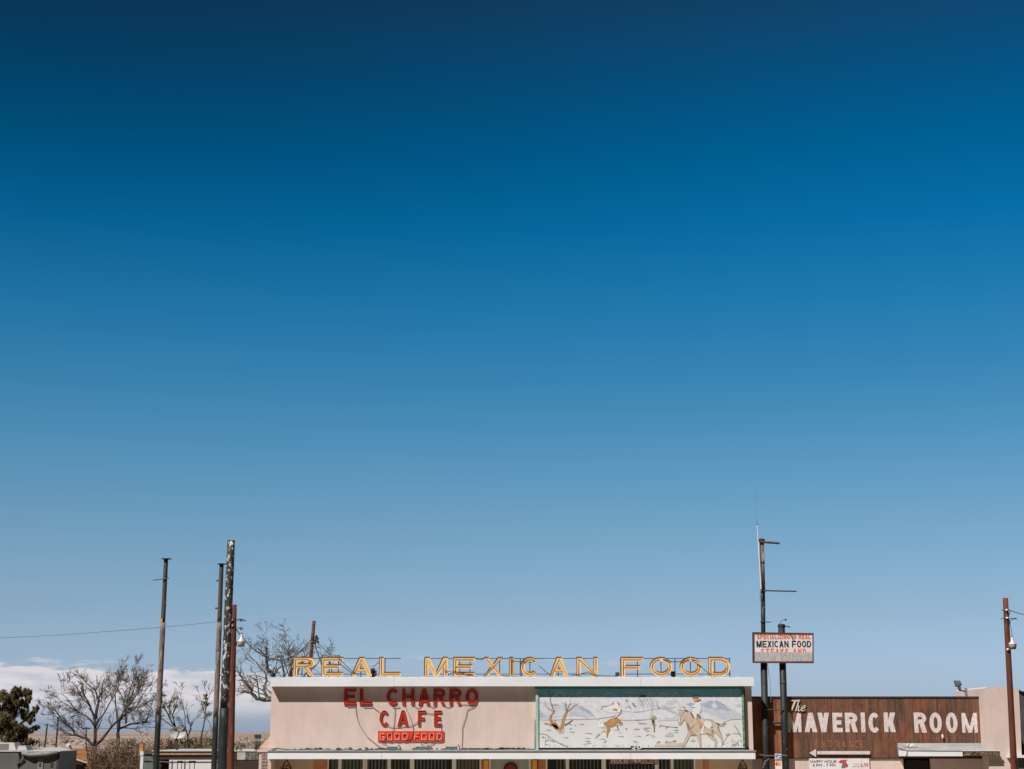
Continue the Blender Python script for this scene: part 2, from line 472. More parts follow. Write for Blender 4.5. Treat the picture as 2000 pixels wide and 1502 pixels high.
def wood_mat():
    m = bpy.data.materials.new('weathered_plywood_siding'); m.use_nodes = True; nt = m.node_tree; N = nt.nodes; L = nt.links
    b = N['Principled BSDF']; b.inputs['Roughness'].default_value = .85
    tc = N.new('ShaderNodeTexCoord'); sep = N.new('ShaderNodeSeparateXYZ'); L.new(tc.outputs['Object'], sep.inputs[0])

    def math(op, a, bb=None):
        n = N.new('ShaderNodeMath'); n.operation = op
        for i, v in enumerate((a, bb)):
            if v is None: continue
            if isinstance(v, (int, float)): n.inputs[i].default_value = v
            else: L.new(v, n.inputs[i])
        return n.outputs[0]

    def noise(st, sc_, det=6, rg=.6, off=0):
        mp = N.new('ShaderNodeMapping'); mp.inputs['Scale'].default_value = st; mp.inputs['Location'].default_value = (off, off, off)
        L.new(tc.outputs['Object'], mp.inputs[0])
        n = N.new('ShaderNodeTexNoise'); n.inputs['Scale'].default_value = sc_; n.inputs['Detail'].default_value = det; n.inputs['Roughness'].default_value = rg
        L.new(mp.outputs[0], n.inputs[0]); return n.outputs[0]

    def mr(v, a, bb, c=0, d=1):
        n = N.new('ShaderNodeMapRange'); L.new(v, n.inputs[0])
        for i, x in zip((1, 2, 3, 4), (a, bb, c, d)): n.inputs[i].default_value = x
        return n.outputs[0]

    def mix(f, a, bb):
        n = N.new('ShaderNodeMix'); n.data_type = 'RGBA'; L.new(f, n.inputs[0])
        for i, v in ((6, a), (7, bb)):
            if isinstance(v, tuple): n.inputs[i].default_value = (*v, 1)
            else: L.new(v, n.inputs[i])
        return n.outputs[2]
    plank = math('FLOOR', math('MULTIPLY', sep.outputs[0], 3.3))
    wn = N.new('ShaderNodeTexWhiteNoise'); wn.noise_dimensions = '1D'; L.new(plank, wn.inputs['W'])
    base = mix(wn.outputs['Value'], (.185, .072, .038), (.085, .044, .030))
    streak = noise((14, 14, .9), 1.0, 7, .65)
    base = mix(mr(streak, .42, .66), base, (.240, .105, .058))
    base = mix(mr(noise((7, 7, .6), 1.0, 6, .65, 9), .48, .66), base, (.048, .026, .020))
    big = noise((.55, .55, .35), 1.0, 3, .5, 3)
    redm = math('MULTIPLY', mr(big, .50, .64), mr(streak, .36, .56))
    base = mix(redm, base, (.30, .075, .030))
    # the boards left of the lettering keep their orange stain
    orl = math('MULTIPLY', mr(sep.outputs[0], ORX, ORX + .15, 1, 0), mr(noise((9, 9, .5), 1.0, 5, .6, 21), .30, .6, 1, .25))
    base = mix(orl, base, (.46, .145, .055))
    base = mix(mr(noise((1.3, 1.3, .9), 1.0, 5, .7, 31), .46, .62, 0, .65), base, (.062, .032, .022))
    fine = noise((60, 60, 7), 1.0, 4, .7, 5)
    base = mix(mr(fine, .54, .72, 0, .7), base, (.36, .24, .18))
    fr = math('FRACT', math('MULTIPLY', sep.outputs[0], 3.3))
    gap = math('LESS_THAN', fr, .055)
    base = mix(math('MULTIPLY', gap, .65), base, (.03, .016, .012))
    L.new(base, b.inputs['Base Color'])
    bp = N.new('ShaderNodeBump'); bp.inputs['Strength'].default_value = .5; bp.inputs['Distance'].default_value = .02
    L.new(math('SUBTRACT', streak, gap), bp.inputs['Height']); L.new(bp.outputs[0], b.inputs['Normal'])
    return m


# ------------------------------------------------------------------ ground
def ground_mat():
    m = bpy.data.materials.new('desert_ground'); m.use_nodes = True; nt = m.node_tree; N = nt.nodes; L = nt.links
    b = N['Principled BSDF']; b.inputs['Roughness'].default_value = .95
    tc = N.new('ShaderNodeTexCoord')

    def noise(st, det=6, rg=.6, off=0):
        mp = N.new('ShaderNodeMapping'); mp.inputs['Scale'].default_value = st; mp.inputs['Location'].default_value = (off, off, off)
        L.new(tc.outputs['Object'], mp.inputs[0])
        n = N.new('ShaderNodeTexNoise'); n.inputs['Scale'].default_value = 1; n.inputs['Detail'].default_value = det; n.inputs['Roughness'].default_value = rg
        L.new(mp.outputs[0], n.inputs[0]); return n.outputs[0]

    def mrm(v, a, bb, ca, cb):
        n = N.new('ShaderNodeMapRange'); L.new(v, n.inputs[0]); n.inputs[1].default_value = a; n.inputs[2].default_value = bb
        x = N.new('ShaderNodeMix'); x.data_type = 'RGBA'; L.new(n.outputs[0], x.inputs[0])
        for i, c in ((6, ca), (7, cb)):
            if isinstance(c, tuple): x.inputs[i].default_value = (*c, 1)
            else: L.new(c, x.inputs[i])
        return x.outputs[2]
    c = mrm(noise((.02, .006, 1)), .4, .62, (.44, .33, .27), (.34, .25, .20))
    c = mrm(noise((.06, .02, 1), 6, .7, 7), .50, .60, c, (.20, .135, .10))
    c = mrm(noise((.004, .0007, 1), 4, .6, 3), .52, .62, c, (.24, .155, .135))
    L.new(c, b.inputs['Base Color'])
    return m


g = MB(); S = 30000
g.add([(-S, -300, 0), (S, -300, 0), (S, S, 0), (-S, S, 0)], [(0, 1, 2, 3)])
tag(g.build('ground', ground_mat()), kind='structure')

q = MB(); q.add([(-160, -120, .01), (160, -120, .01), (160, 90, .01), (-160, 90, .01)], [(0, 1, 2, 3)])  # unseen dark lot added to cut light bounced onto the facade
tag(q.build('unseen_dark_lot', mat('bounce_cutting_gravel', (.105, .075, .050), (.075, .055, .038), .6, rough=.95)), kind='structure')

q = MB(); q.box(-9.6, 16, 52.2, 57.1, -.2, .13)  # unseen slab added to bounce light onto the wall under the canopy
tag(q.build('bounce_slab', mat('bounce_concrete', (.60, .52, .42), (.52, .45, .36), 1.5, rough=.9)), kind='structure')

# low scrub on the plain
rnd = random.Random(3)
mb = MB()
for i in range(2000):
    Y = 150 * (1 / (1 - rnd.random() * .86))
    u = rnd.uniform(-20, 560); x = (u - 1000) / F * Y + rnd.uniform(-2, 2)
    s = rnd.uniform(.10, .30) * (1 + Y / 700)
    for k in range(5):
        a = rnd.uniform(0, 2 * pi); r = s * rnd.uniform(.2, 1.1); h = s * rnd.uniform(.5, 1.0)
        cx, cy = x + r * cos(a), Y + r * sin(a); b_ = a + 1.57
        mb.add([(cx - s * .5 * cos(b_), cy - s * .5 * sin(b_), -.02), (cx + s * .5 * cos(b_), cy + s * .5 * sin(b_), -.02),
                (cx + s * .3 * cos(b_), cy + s * .3 * sin(b_), h), (cx - s * .2 * cos(b_), cy - s * .2 * sin(b_), h * .8)], [(0, 1, 2, 3)])
m_scrub = mat('desert_scrub', (.17, .12, .085), (.25, .18, .13), .2, rough=.95)
tag(mb.build('desert_scrub', m_scrub), 'low dry brown scrub dotted over the pale plain', 'scrub', kind='stuff')

# ------------------------------------------------------------------ cafe building
YW = 57.0        # parapet wall face
YC = 56.65       # cornice front
YK = 55.6        # lower canopy front
cafe = empty('cafe_building', (0, YW, 0), 'long single-storey pink stucco building with white cornice and white canopy', 'building')

xl, xr = X(528.5, 1400, YW), X(1469.5, 1400, YW)
ztop = Z(1330, YW); zfoot = Z(1465.3, YW)
YB = YW + 13
w = MB()
# parapet front, upper wall down to canopy
w.box(xl, xr, YW, YW + .25, zfoot - .25, ztop)
w.box(xl, xl + .25, YW + .252, YB, 0, ztop - .5)
w.box(xr - .25, xr, YW + .252, YB, 0, ztop - .5)
w.box(xl, xr, YB + .002, YB + .25, 0, ztop - .6)
w.build('parapet_wall', m_pink, cafe)
# pale right pier beside the mural is the same wall; a raking buttress at the left
w = MB()
a = P(504.5, 1461.5, YW); b = P(528.3, 1436, YW); c = P(528.3, 1461.5, YW)
w.prism([(a.x, a.z), (c.x, c.z), (b.x, b.z)], YW + .05, YW + .30)
w.build('buttress', m_pinkd, cafe)
rf = MB(); rf.box(xl + .25, xr - .25, YW + .26, YB, ztop - .95, ztop - .85); rf.build('roof', m_roofgrey, cafe)

# cornice: boxed white overhang with sheet joints
zc0, zc1 = Z(1340.2, YC), Z(1323.0, YC)
cx0, cx1 = X(528, 1331, YC), X(1472.5, 1331, YC)
w = MB()
joints = [528, 769.5, 1251, 1472.5]
for i in range(3):
    u0, u1 = joints[i], joints[i + 1]
    x0, x1 = X(u0, 1331, YC), X(u1, 1331, YC)
    g_ = .006 if i else 0
    w.hexa([(x0 + g_, YC, zc0 - (.010 if i == 0 else 0)), (x1, YC, zc0 + .006 * (i - 1)), (x1, YC, zc1), (x0 + g_, YC, zc1 - (.018 if i == 0 else 0))],
           [(x0 + g_, YW + .3, zc0), (x1, YW + .3, zc0), (x1, YW + .3, zc1), (x0 + g_, YW + .3, zc1)])
cor = w.build('cornice', m_white, cafe)
# crinkled metal cap along its upper edge
rnd = random.Random(5); w = MB(); n = 150
pt = []
for i in range(n + 1):
    x = cx0 + (cx1 - cx0) * i / n
    pt.append((x, zc1 + .008 + max(0, rnd.gauss(0, .014))))
for i in range(n):
    (x0, z0), (x1, z1) = pt[i], pt[i + 1]
    w.hexa([(x0, YC + .02, zc1 - .01), (x1, YC + .02, zc1 - .01), (x1, YC + .02, z1), (x0, YC + .02, z0)],
           [(x0, YC + .6, zc1 - .01), (x1, YC + .6, zc1 - .01), (x1, YC + .6, z1), (x0, YC + .6, z0)])
w.build('metal_cap', m_whited, cor)

# lower canopy
kx0, kx1 = X(522.2, 1475, YK), X(1475.6, 1475, YK)
kz1, kz0 = Z(1469.3, YK), Z(1482.6, YK)
w = MB()
for u0, u1 in ((522.2, 745), (745, 1231.5), (1231.5, 1475.6)):
    x0, x1 = X(u0, 1475, YK), X(u1, 1475, YK)
    w.box(x0 + .004, x1 - .004, YK, YK + .1, kz0, kz1)
kan = w.build('canopy_fascia', m_white, cafe)
w = MB()
zb = zfoot + .02
w.hexa([(kx0, YK + .1, kz0 + .02), (kx1, YK + .1, kz0 + .02), (kx1, YK + .1, kz1 + .02), (kx0, YK + .1, kz1 + .02)],
       [(kx0, YW - .003, kz0 + .02), (kx1, YW - .003, kz0 + .02), (kx1, YW - .003, zb), (kx0, YW - .003, zb)])
w.build('canopy_roof', m_roofgrey, cafe)
w = MB(); w.box(kx0 - .02, kx1 + .02, YK - .03, YK + .16, kz1 + .022, kz1 + .060)
w.build('drip_edge', m_drip, kan)
# torn roofing felt and old tar where wall meets canopy
rnd = random.Random(11); w = MB()


def ragged(u0, u1, v0, v1, step, amp, Y):
    k = int((u1 - u0) / step); top = []; bot = []
    for i in range(k + 1):
        u = u0 + (u1 - u0) * i / k
        top.append((u, v0 + rnd.uniform(-amp, amp))); bot.append((u, v1 + rnd.uniform(-amp, amp)))
    for i in range(k):
        q = wpoly([top[i], bot[i], bot[i + 1], top[i + 1]], Y)
        w.add([(x, Y, z) for x, z in q], [(0, 1, 2, 3)])


ragged(1050, 1463, 1459.0, 1464.6, 2.5, .8, YW - .03)
w.build('tar_strip', m_tar_shadow, cafe)
w = MB()
for i in range(150):
    u = rnd.choice([rnd.uniform(560, 760), rnd.uniform(740, 1046), rnd.uniform(860, 1046)])
    v = 1462.8 + rnd.gauss(0, 1.1); L_ = rnd.uniform(1.5, 9) * (1.6 if u > 880 else 1); h = rnd.uniform(.6, 1.9)
    q = wpoly([(u, v), (u + L_ * .5, v + h), (u + L_, v + rnd.uniform(-.4, .6)), (u + L_ * .6, v - h * .6)], YW - .02)
    w.prism(q, YW - .05, YW - .004)
w.build('torn_flashing', m_tar_shadow, cafe)
w = MB(); pth = [P(505 + i * 12, 1461.8 + (1.3 if i > 3 else 0) + .7 * sin(i * 1.3) + i * .16, YW - .12) for i in range(30)]
w.tube(pth, .016, 5); w.build('loose_cable', m_wire, cafe)
w = MB(); pth = [P(630 + i * 9, 1465.5 - i * .10 + .9 * sin(i * .9), YK + .5) for i in range(17)]
w.tube(pth, .011, 5); w.build('loose_cable', m_wire, cafe)

# ground floor under the canopy
YG = YW + .12
zsill = .95; zh = kz0 + .02 + .45


def seg(u0, u1, m, name, y=YG, z0=0.0, z1=None, th=.12):
    q = MB(); q.box(X(u0, 1490, y), X(u1, 1490, y), y, y + th, z0, z1 or zh); return q.build(name, m, cafe)


seg(529, 612, mat('beige_render', (.66, .50, .34), (.58, .43, .29), 2, rough=.9), 'lower_wall')
seg(612, 640, m_terra, 'painted_wall_strip')
seg(1358, 1469, MATS['beige_render'], 'lower_wall')
seg(1373, 1384, m_terra, 'painted_wall_strip', YG - .02, th=.016)
seg(1036, 1042, m_terra, 'painted_wall_strip'); seg(1051, 1066, m_terra, 'painted_wall_strip')
seg(936, 945, m_terra, 'painted_wall_strip')
# interior box so the panes look into a dim room
q = MB(); xa, xb = X(600, 1490, YG + 2.6), X(1400, 1490, YG + 2.6)
q.box(xa, xb, YG + 2.6, YG + 2.7, 0, zh); q.box(xa, xb, YG + .2, YG + 2.59, -.01, .06)
q.build('interior_wall', m_dark, cafe)
q = MB(); q.box(X(640, 1490, YG), X(1358, 1490, YG), YG + .004, YG + .11, 0, zsill); q.build('sill_wall', m_pinkd, cafe)
q = MB(); q.box(xl + .26, xr - .26, YW - .001 + .26, YG + 2.6, zh + .001, zh + .12); q.build('ceiling', m_cream, cafe)


def window(u0, u1, blind, dens, fr=5, cover=(0, 1)):
    """framed pane with vertical blinds between pixel columns u0..u1"""
    y = YG
    x0, x1 = X(u0, 1490, y), X(u1, 1490, y); f = fr / 54
    q = MB(); q.box(x0, x0 + f, y - .03, y + .1, zsill, zh); q.box(x1 - f, x1, y - .03, y + .1, zsill, zh)
    q.box(x0 + f, x1 - f, y - .02, y + .1, zsill, zsill + .06); q.box(x0 + f, x1 - f, y - .02, y + .1, zh - .05, zh)
    wf = q.build('window', m_cream, cafe)
    q = MB(); q.box(x0 + f, x1 - f, y + .04, y + .05, zsill + .06, zh - .05); q.build('pane', m_glass, wf)
    q = MB(); xx = x0 + f + cover[0] * (x1 - x0 - 2 * f); xe = x0 + f + cover[1] * (x1 - x0 - 2 * f); r = random.Random(int(u0))
    while xx < xe - .03:
        wd = .075 * dens
        a_ = r.uniform(-.03, .03)
        q.hexa([(xx, y + .16, zsill + .1), (xx + wd, y + .16 + a_, zsill + .1), (xx + wd, y + .16 + a_, zh - .04), (xx, y + .16, zh - .04)],
               [(xx, y + .166, zsill + .1), (xx + wd, y + .166 + a_, zsill + .1), (xx + wd, y + .166 + a_, zh - .04), (xx, y + .166, zh - .04)])
        xx += .125
    q.build('vertical_blind', blind, wf)


window(640, 663, m_blindg, 1.2, 2, (.25, 1))
window(663, 713, m_blindg, 1.1, 4)
window(714, 760, m_blind, .75, 3, (0, 1))
window(760, 804, m_blind, .55, 3)
window(804, 888, m_blind, .65, 5, (.05, .85))
window(888, 940, m_blindt, 1.35, 3, (.05, .95))
window(1066, 1108, m_blind, .6, 3, (.5, 1))
window(1108, 1178, m_blind, .5, 3)
window(1178, 1284, m_blind, .5, 5)
window(1284, 1312, m_blind, .6, 2)
window(1312, 1358, m_blindg, 1.2, 3)
# entrance: sage panel with posts, lanterns and a dark arched board
y = YG + .1
q = MB(); q.box(X(955, 1490, y), X(1037, 1490, y), y, y + .08, 0, zh); dr = q.build('entrance_panel', m_sage, cafe)
for u in (955, 1033):
    q = MB(); q.box(X(u, 1490, YG), X(u + 4, 1490, YG), YG - .06, YG + .1, 0, zh); q.build('entrance_post', m_white, cafe)
for u in (945, 1040):
    q = MB(); x0, x1 = X(u, 1490, YG - .15), X(u + 9, 1490, YG - .15); z1 = kz0 - .02
    q.box(x0, x1, YG - .2, YG - .05, z1 - .42, z1 - .04); q.build('porch_lantern', m_amber, cafe)
c0 = P(997.5, 1503, YG + .05); arc = [(c0.x + .25 * cos(radians(a_)) , c0.z + .25 * sin(radians(a_))) for a_ in range(0, 181, 12)]
q = MB(); q.prism(arc, YG + .04, YG + .09); ab = q.build('arched_board', mat('maroon_board', (.05, .008, .012), rough=.5), cafe)
q = MB(); arc = [(c0.x + .19 * cos(radians(a_)), c0.z + .19 * sin(radians(a_)) - .02) for a_ in range(0, 181, 12)]
q.prism(arc, YG + .03, YG + .038); q.build('red_centre', mat('dull_red', (.26, .02, .03), rough=.5), ab)

# pier with louvred vent at the left end
yp = YK + .35
q = MB(); q.box(X(505.5, 1490, yp), X(529.5, 1490, yp), yp, YW + .04, 0, Z(1462.5, yp)); pier = q.build('pier', m_pinkd, cafe)
q = MB(); q.box(X(503.5, 1466, yp), X(527, 1466, yp), yp - .05, YW + .04, Z(1469, yp) + .002, Z(1463.5, yp)); q.build('pier_cap', m_pink, pier)
q = MB()
for c_ in (510.8, 517):
    for i in range(16):
        z = Z(1471, yp) - i * .11
        q.box(X(c_, 1480, yp), X(c_ + 5, 1480, yp), yp - .025, yp - .003, z - .075, z)
q.build('vent', mat('grey_vent', (.36, .28, .28), (.26, .20, .20), 8, rough=.7), pier)


# wrought ornaments hanging under the canopy at both ends
def hanging(u, name, lab):
    e = empty(name, P(u, 1482, YW - .3), lab, 'ornament', 'dark ornaments hanging under the canopy')
    q = MB(); o = P(u, 1483, YW - .3)
    q.tube([o + Vector((-.22, 0, -.55)), o + Vector((-.1, 0, -.2)), o, o + Vector((.1, 0, -.2)), o + Vector((.22, 0, -.55)), o + Vector((0, 0, -.7)), o + Vector((-.22, 0, -.55))], .03, 6)
    q.build('hoop', m_steel, e)
    q = MB(); r = random.Random(int(u))
    for i in range(120):
        a_ = r.uniform(0, 6.28); d = r.uniform(.02, .20); c_ = o + Vector((d * cos(a_), r.uniform(-.1, .1), -.36 + d * sin(a_)))
        q.add([c_, c_ + Vector((r.uniform(-.06, .06), .01, r.uniform(-.06, .06))), c_ + Vector((r.uniform(-.06, .06), -.02, r.uniform(-.06, .06)))], [(0, 1, 2)])
    q.build('foliage', mat('dark_dry_foliage', (.045, .02, .014), rough=.9), e)


hanging(560, 'hanging_ornament', 'dark hoop ornament under the white canopy beside the terracotta strip, nearest the vented pier')
hanging(1450, 'hanging_ornament', 'dark hoop ornament under the canopy end, beside the dark sign poles')

# floodlight boxes on the canopy
for i, (u0, u1, lab) in enumerate(((755.7, 777.3, 'grey metal flood box on the canopy under the start of the red plaque'),
                                   (811.8, 834, 'grey metal flood box on the canopy under the middle of the red plaque'),
                                   (871, 893.6, 'grey metal flood box on the canopy clear of the red plaque'))):
    Yb = 55.92; zb_ = kz1 + .06 + (zb - kz1) * (Yb - YK) / (YW - YK) - .03
    x0, x1 = X(u0, 1462, Yb), X(u1, 1462, Yb); zt = Z(1458, Yb)
    e = empty('flood_light', ((x0 + x1) / 2, Yb, zb_), lab, 'floodlight', 'flood boxes on the lower canopy')
    q = MB(); q.hexa([(x0, Yb, zb_ + .03), (x1, Yb, zb_ + .03), (x1, Yb, zt), (x0, Yb, zt)],
                     [(x0 + .02, Yb + .22, zb_ + .05), (x1 - .02, Yb + .22, zb_ + .05), (x1 - .02, Yb + .12, zt), (x0 + .02, Yb + .12, zt)])
    q.build('housing', m_flood, e)
    q = MB(); q.box(x0 + .04, x1 - .04, Yb + .05, Yb + .15, zt + .002, zt + .012); q.build('lens', m_ceram, e)
    q = MB(); q.tube([(x1 + .01, Yb + .1, zb_ + .2), (x1 + .07, Yb + .1, zb_ + .12), (x1 + .07, Yb + .1, zb_)], .018, 6)
    q.build('bracket', m_steel, e); q = MB(); q.tube([((x0 + x1) / 2, Yb + .1, zb_ - .03), ((x0 + x1) / 2, Yb + .1, zb_ + .06)], .02, 6); q.build('bracket', m_steel, e)

# ------------------------------------------------------------------ roof sign (yellow channel letters)
YS = 56.75
sg = empty('rooftop_sign', (0, YS, zc1), 'big yellow open channel letters reading REAL MEXICAN FOOD standing along the white cornice', 'sign')
L1 = [('R', 571.8, 614.3), ('E', 627.5, 670), ('A', 684.6, 727), ('L', 740, 782.7), ('M', 828.7, 874.3), ('E', 885, 927.6), ('X', 944, 982.5),
      ('I', 993.5, 1004), ('C', 1016.4, 1053.5), ('A', 1073, 1110), ('N', 1126, 1167.6), ('F', 1212.6, 1256.5), ('O', 1269, 1313), ('O', 1327.4, 1371), ('D', 1383.7, 1426.4)]
DL = .03
for ch, u0, u1 in L1:
    pl = letter_px(ch, u0, 1282.6, u1, 1320.6, 8.6, YS)
    q = MB(); q.mi = 0
    V2, F2, bd = union(pl)
    channel(q, q, pl, YS, DL)
    # faces from channel: pan gets slot 0, rim slot 1
    k = len(F2); q.m = [0] * k + [1] * (len(q.f) - k)
    lt = q.build('letter', [m_yel, m_yelr], sg)
    # glass tube running inside the channel
    gl = glyph(ch, 1, 1, .1)
tubes = {'E': [[(.1, .12), (.1, .88), (.93, .88)], [(.12, .5), (.8, .5)], [(.12, .12), (.93, .12)]], 'L': [[(.1, .95), (.1, .12), (.93, .12)]],
         'R': [[(.1, .04), (.1, .89), (.62, .89), (.86, .8), (.88, .62), (.62, .53), (.14, .53)], [(.5, .5), (.88, .04)]],
         'A': [[(.1, .04), (.5, .9), (.9, .04)], [(.28, .27), (.7, .27)]], 'M': [[(.09, .04), (.09, .85), (.5, .12), (.91, .85), (.91, .04)]],
         'X': [[(.1, .95), (.9, .04)], [(.1, .05), (.9, .95)]], 'I': [[(.42, .95), (.42, .05), (.62, .05), (.62, .95)]],
         'N': [[(.09, .04), (.09, .9), (.9, .08), (.9, .95)]], 'F': [[(.1, .04), (.1, .88), (.93, .88)], [(.12, .47), (.8, .47)]],
         'D': [[(.1, .12), (.1, .88), (.55, .88), (.82, .75), (.88, .5), (.82, .25), (.55, .12), (.1, .12)]]}
for k_ in 'OC':
    a0, a1 = ((45, 315) if k_ == 'C' else (100, 440))
    tubes[k_] = [[(.5 + .40 * cos(radians(a0 + (a1 - a0) * i / 20)), .5 + .39 * sin(radians(a0 + (a1 - a0) * i / 20))) for i in range(21)]]
lets = [o for o in COL.objects if o.parent == sg and o.name.startswith('letter')]
for (ch, u0, u1), lo in zip(L1, lets):
    q = MB()
    for path in tubes[ch]:
        q.tube([P(u0 + (u1 - u0) * a_, 1320.6 + (1282.6 - 1320.6) * b_, YS - .022) for a_, b_ in path], .009, 5)
    q.build('neon_tube', m_tube, lo)
q = MB()
for u0, u1 in ((575, 783), (829, 1168), (1212, 1427)):
    for v in (1286, 1316.5):
        a_ = P(u0, v, YS + .10); b_ = P(u1, v, YS + .10); q.box(a_.x, b_.x, YS + .085, YS + .115, a_.z - .012, a_.z + .012)
for u in (590, 643, 661, 705, 752, 829, 898, 918, 976, 1003, 1016, 1035, 1090, 1166, 1212, 1245, 1291, 1318.5, 1348.5, 1396, 1425):
    a_ = P(u, 1300, YS + .11); q.box(a_.x - .014, a_.x + .014, YS + .116, YS + .14, zc1 - .05, Z(1285, YS))
    if u in (643, 829, 1016, 1212, 1318.5): q.tube([(a_.x, YS + .13, Z(1287, YS)), (a_.x + .1, YS + 1.2, zc1 - .3)], .016, 5)
q.build('support_frame', m_frame, sg)
q = MB()
rnd = random.Random(21)


def cables(lst, m, parent, name='cable'):
    for pts, r, sag, n in lst:
        q_ = MB(); cable(q_, pts, r, sag, n); q_.build(name, m, parent)


def cable(q, pts, r=.010, sag=0, n=8):
    P0 = [Vector(p) for p in pts]; out = [P0[0]]
    for a_, b_ in zip(P0, P0[1:]):
        for i in range(1, n + 1):
            t = i / n; p_ = a_.lerp(b_, t); p_.z -= sag * 4 * t * (1 - t); out.append(p_)
    q.tube(out, r, 5)


yy = YS - .03
for pts, sag in (([(661, 1285), (685, 1309), (700, 1318)], .0), ([(727, 1302), (740, 1293)], .02), ([(868, 1310), (884, 1310), (925, 1318)], .02),
                 ([(927, 1285), (946, 1286)], .06), ([(1001, 1290), (1018, 1291), (1045, 1292)], .03), ([(1053, 1300), (1075, 1318)], .02), ([(1165, 1319), (1205, 1320)], .01),
                 ([(1296, 1287), (1345, 1287)], .1), ([(1350, 1287), (1368, 1300), (1388, 1317)], .03), ([(1115, 1319), (1150, 1312), (1167, 1319)], .02), ([(980, 1319), (995, 1320)], .01), ([(874, 1319), (886, 1312)], .0)):
    cables([([P(u, v, yy) for u, v in pts], .012, sag, 8)], m_wire, sg)
for u, v in ((1314.5, 1314), (728, 1308), (731.5, 1312), (1206, 1316)):
    q = MB(); a_ = P(u, v, YS + .2); q.box(a_.x - .07, a_.x + .07, YS + .18, YS + .3, zc1 - .1, a_.z + .05); q.build('transformer_box', m_steel, sg)

# ------------------------------------------------------------------ red wall sign
YR = YW - .045
rs = empty('wall_sign', (X(800, 1380, YR), YR, Z(1419, YR)), 'red channel letters in two rows, the top row half in cornice shade', 'sign')
L2 = [('E', 671.8, 695), ('L', 702.4, 726.3), ('C', 755, 779), ('H', 785.5, 809), ('A', 817, 839.8), ('R', 846.5, 869.4), ('R', 877.7, 901), ('O', 909.5, 933.8)]
L3 = [('C', 741, 760), ('A', 776, 797.4), ('F', 816, 831), ('E', 847.7, 862.3)]
for rows, v0, v1, t in ((L2, 1344.8, 1377, 6.0), (L3, 1387.7, 1418, 5.0)):
    for ch, u0, u1 in rows:
        q = MB(); pl = letter_px(ch, u0, v0, u1, v1, t, YR)
        V2, F2, bd = union(pl); channel(q, q, pl, YR + .025, .03); k = len(F2); q.m = [0] * k + [1] * (len(q.f) - k)
        lt = q.build('letter', [m_red, m_darkred if ch == 'zz' else m_red], rs)
        q = MB()
        for path in tubes.get(ch, [[(.12, .05), (.12, .95)], [(.12, .5), (.88, .5)], [(.88, .05), (.88, .95)]]):
            q.tube([P(u0 + (u1 - u0) * a_, v1 + (v0 - v1) * b_, YR - .012) for a_, b_ in path], .008, 4)
        q.build('neon_tube', mat('dusty_red_neon', (.50, .045, .02), rough=.35), lt)
q = MB(); yy = YW - .03
W_ = [([(694, 1377), (697, 1400), (703, 1418), (718, 1440), (740, 1458), (748, 1462)], 0), ([(727, 1380), (742, 1391)], .01), ([(772, 1382), (770.5, 1405), (769, 1424), (764, 1430)], 0),
      ([(790, 1378), (800, 1398), (806, 1415), (807.5, 1428)], 0), ([(808, 1377), (824, 1377)], .10), ([(839, 1378), (852, 1378)], .05), ([(867, 1378), (884, 1377)], .06), ([(900, 1375), (925, 1377)], 0),
      ([(932, 1374), (926, 1380), (913, 1386), (910, 1400), (903, 1421), (903, 1440), (902, 1460)], 0), ([(755, 1417), (770, 1420), (790, 1418), (806, 1416), (816, 1408)], .02),
      ([(832, 1391), (848, 1393)], .03), ([(862, 1415), (862, 1430)], 0), ([(821, 1452), (838, 1462)], 0), ([(853, 1448), (835, 1458), (826, 1462)], 0)]
for pts, sag in W_: cables([([P(u, v, yy) for u, v in pts], .0095, sag, 4)], m_wirew, rs)
for u0, u1, v in ((678, 694, 1380), (710, 727, 1381), (767, 780, 1381.5)):
    q = MB(); q.tube([P(u0, v - 2, yy), P(u0, v, yy), P(u1, v, yy), P(u1, v - 3, yy)], .011, 5); q.build('tube_bracket', m_wirew, rs)

# plaque
YQ = YW - .045
pq = empty('neon_plaque', (X(802, 1438, YQ), YQ, Z(1448, YQ)), 'long red plaque with thin glass tube letters under the red lettering', 'sign')
q = MB(); a_ = P(738, 1448, YQ); b_ = P(866.8, 1428, YQ); q.box(a_.x, X(866.8, 1448, YQ), YQ, YW - .004, a_.z, b_.z); q.build('backing_panel', m_redd, pq)
q = MB()
sq = [(0, 0), (1, 0), (1, 1), (0, 1), (0, 0)]
FD = {'G': [[(1, .85), (1, 1), (0, 1), (0, 0), (1, 0), (1, .45), (.5, .45)]], 'O': [sq], 'F': [[(0, 0), (0, 1), (1, 1)], [(0, .5), (.8, .5)]], 'D': [[(0, 0), (.75, 0), (1, .2), (1, .8), (.75, 1), (0, 1), (0, 0)]]}
for ch, u0, u1 in (('G', 742, 750), ('O', 757, 765), ('O', 771.3, 779.6), ('D', 786.6, 795), ('F', 809.5, 818), ('O', 823.3, 832), ('O', 838.8, 847.2), ('D', 854, 862)):
    for path in FD[ch]: q.tube([P(u0 + (u1 - u0) * a_, 1443.8 + (1432.2 - 1443.8) * b_, YQ - .05) for a_, b_ in path], .0085, 5)
q.build('neon_tube', m_neon, pq)
q = MB()
for u in (745, 760, 775, 790, 813, 828, 843, 858):
    q.tube([P(u, 1434, YQ - .002), P(u, 1434, YQ - .05)], .01, 4); q.tube([P(u + 2, 1442, YQ - .002), P(u + 2, 1442, YQ - .05)], .01, 4)
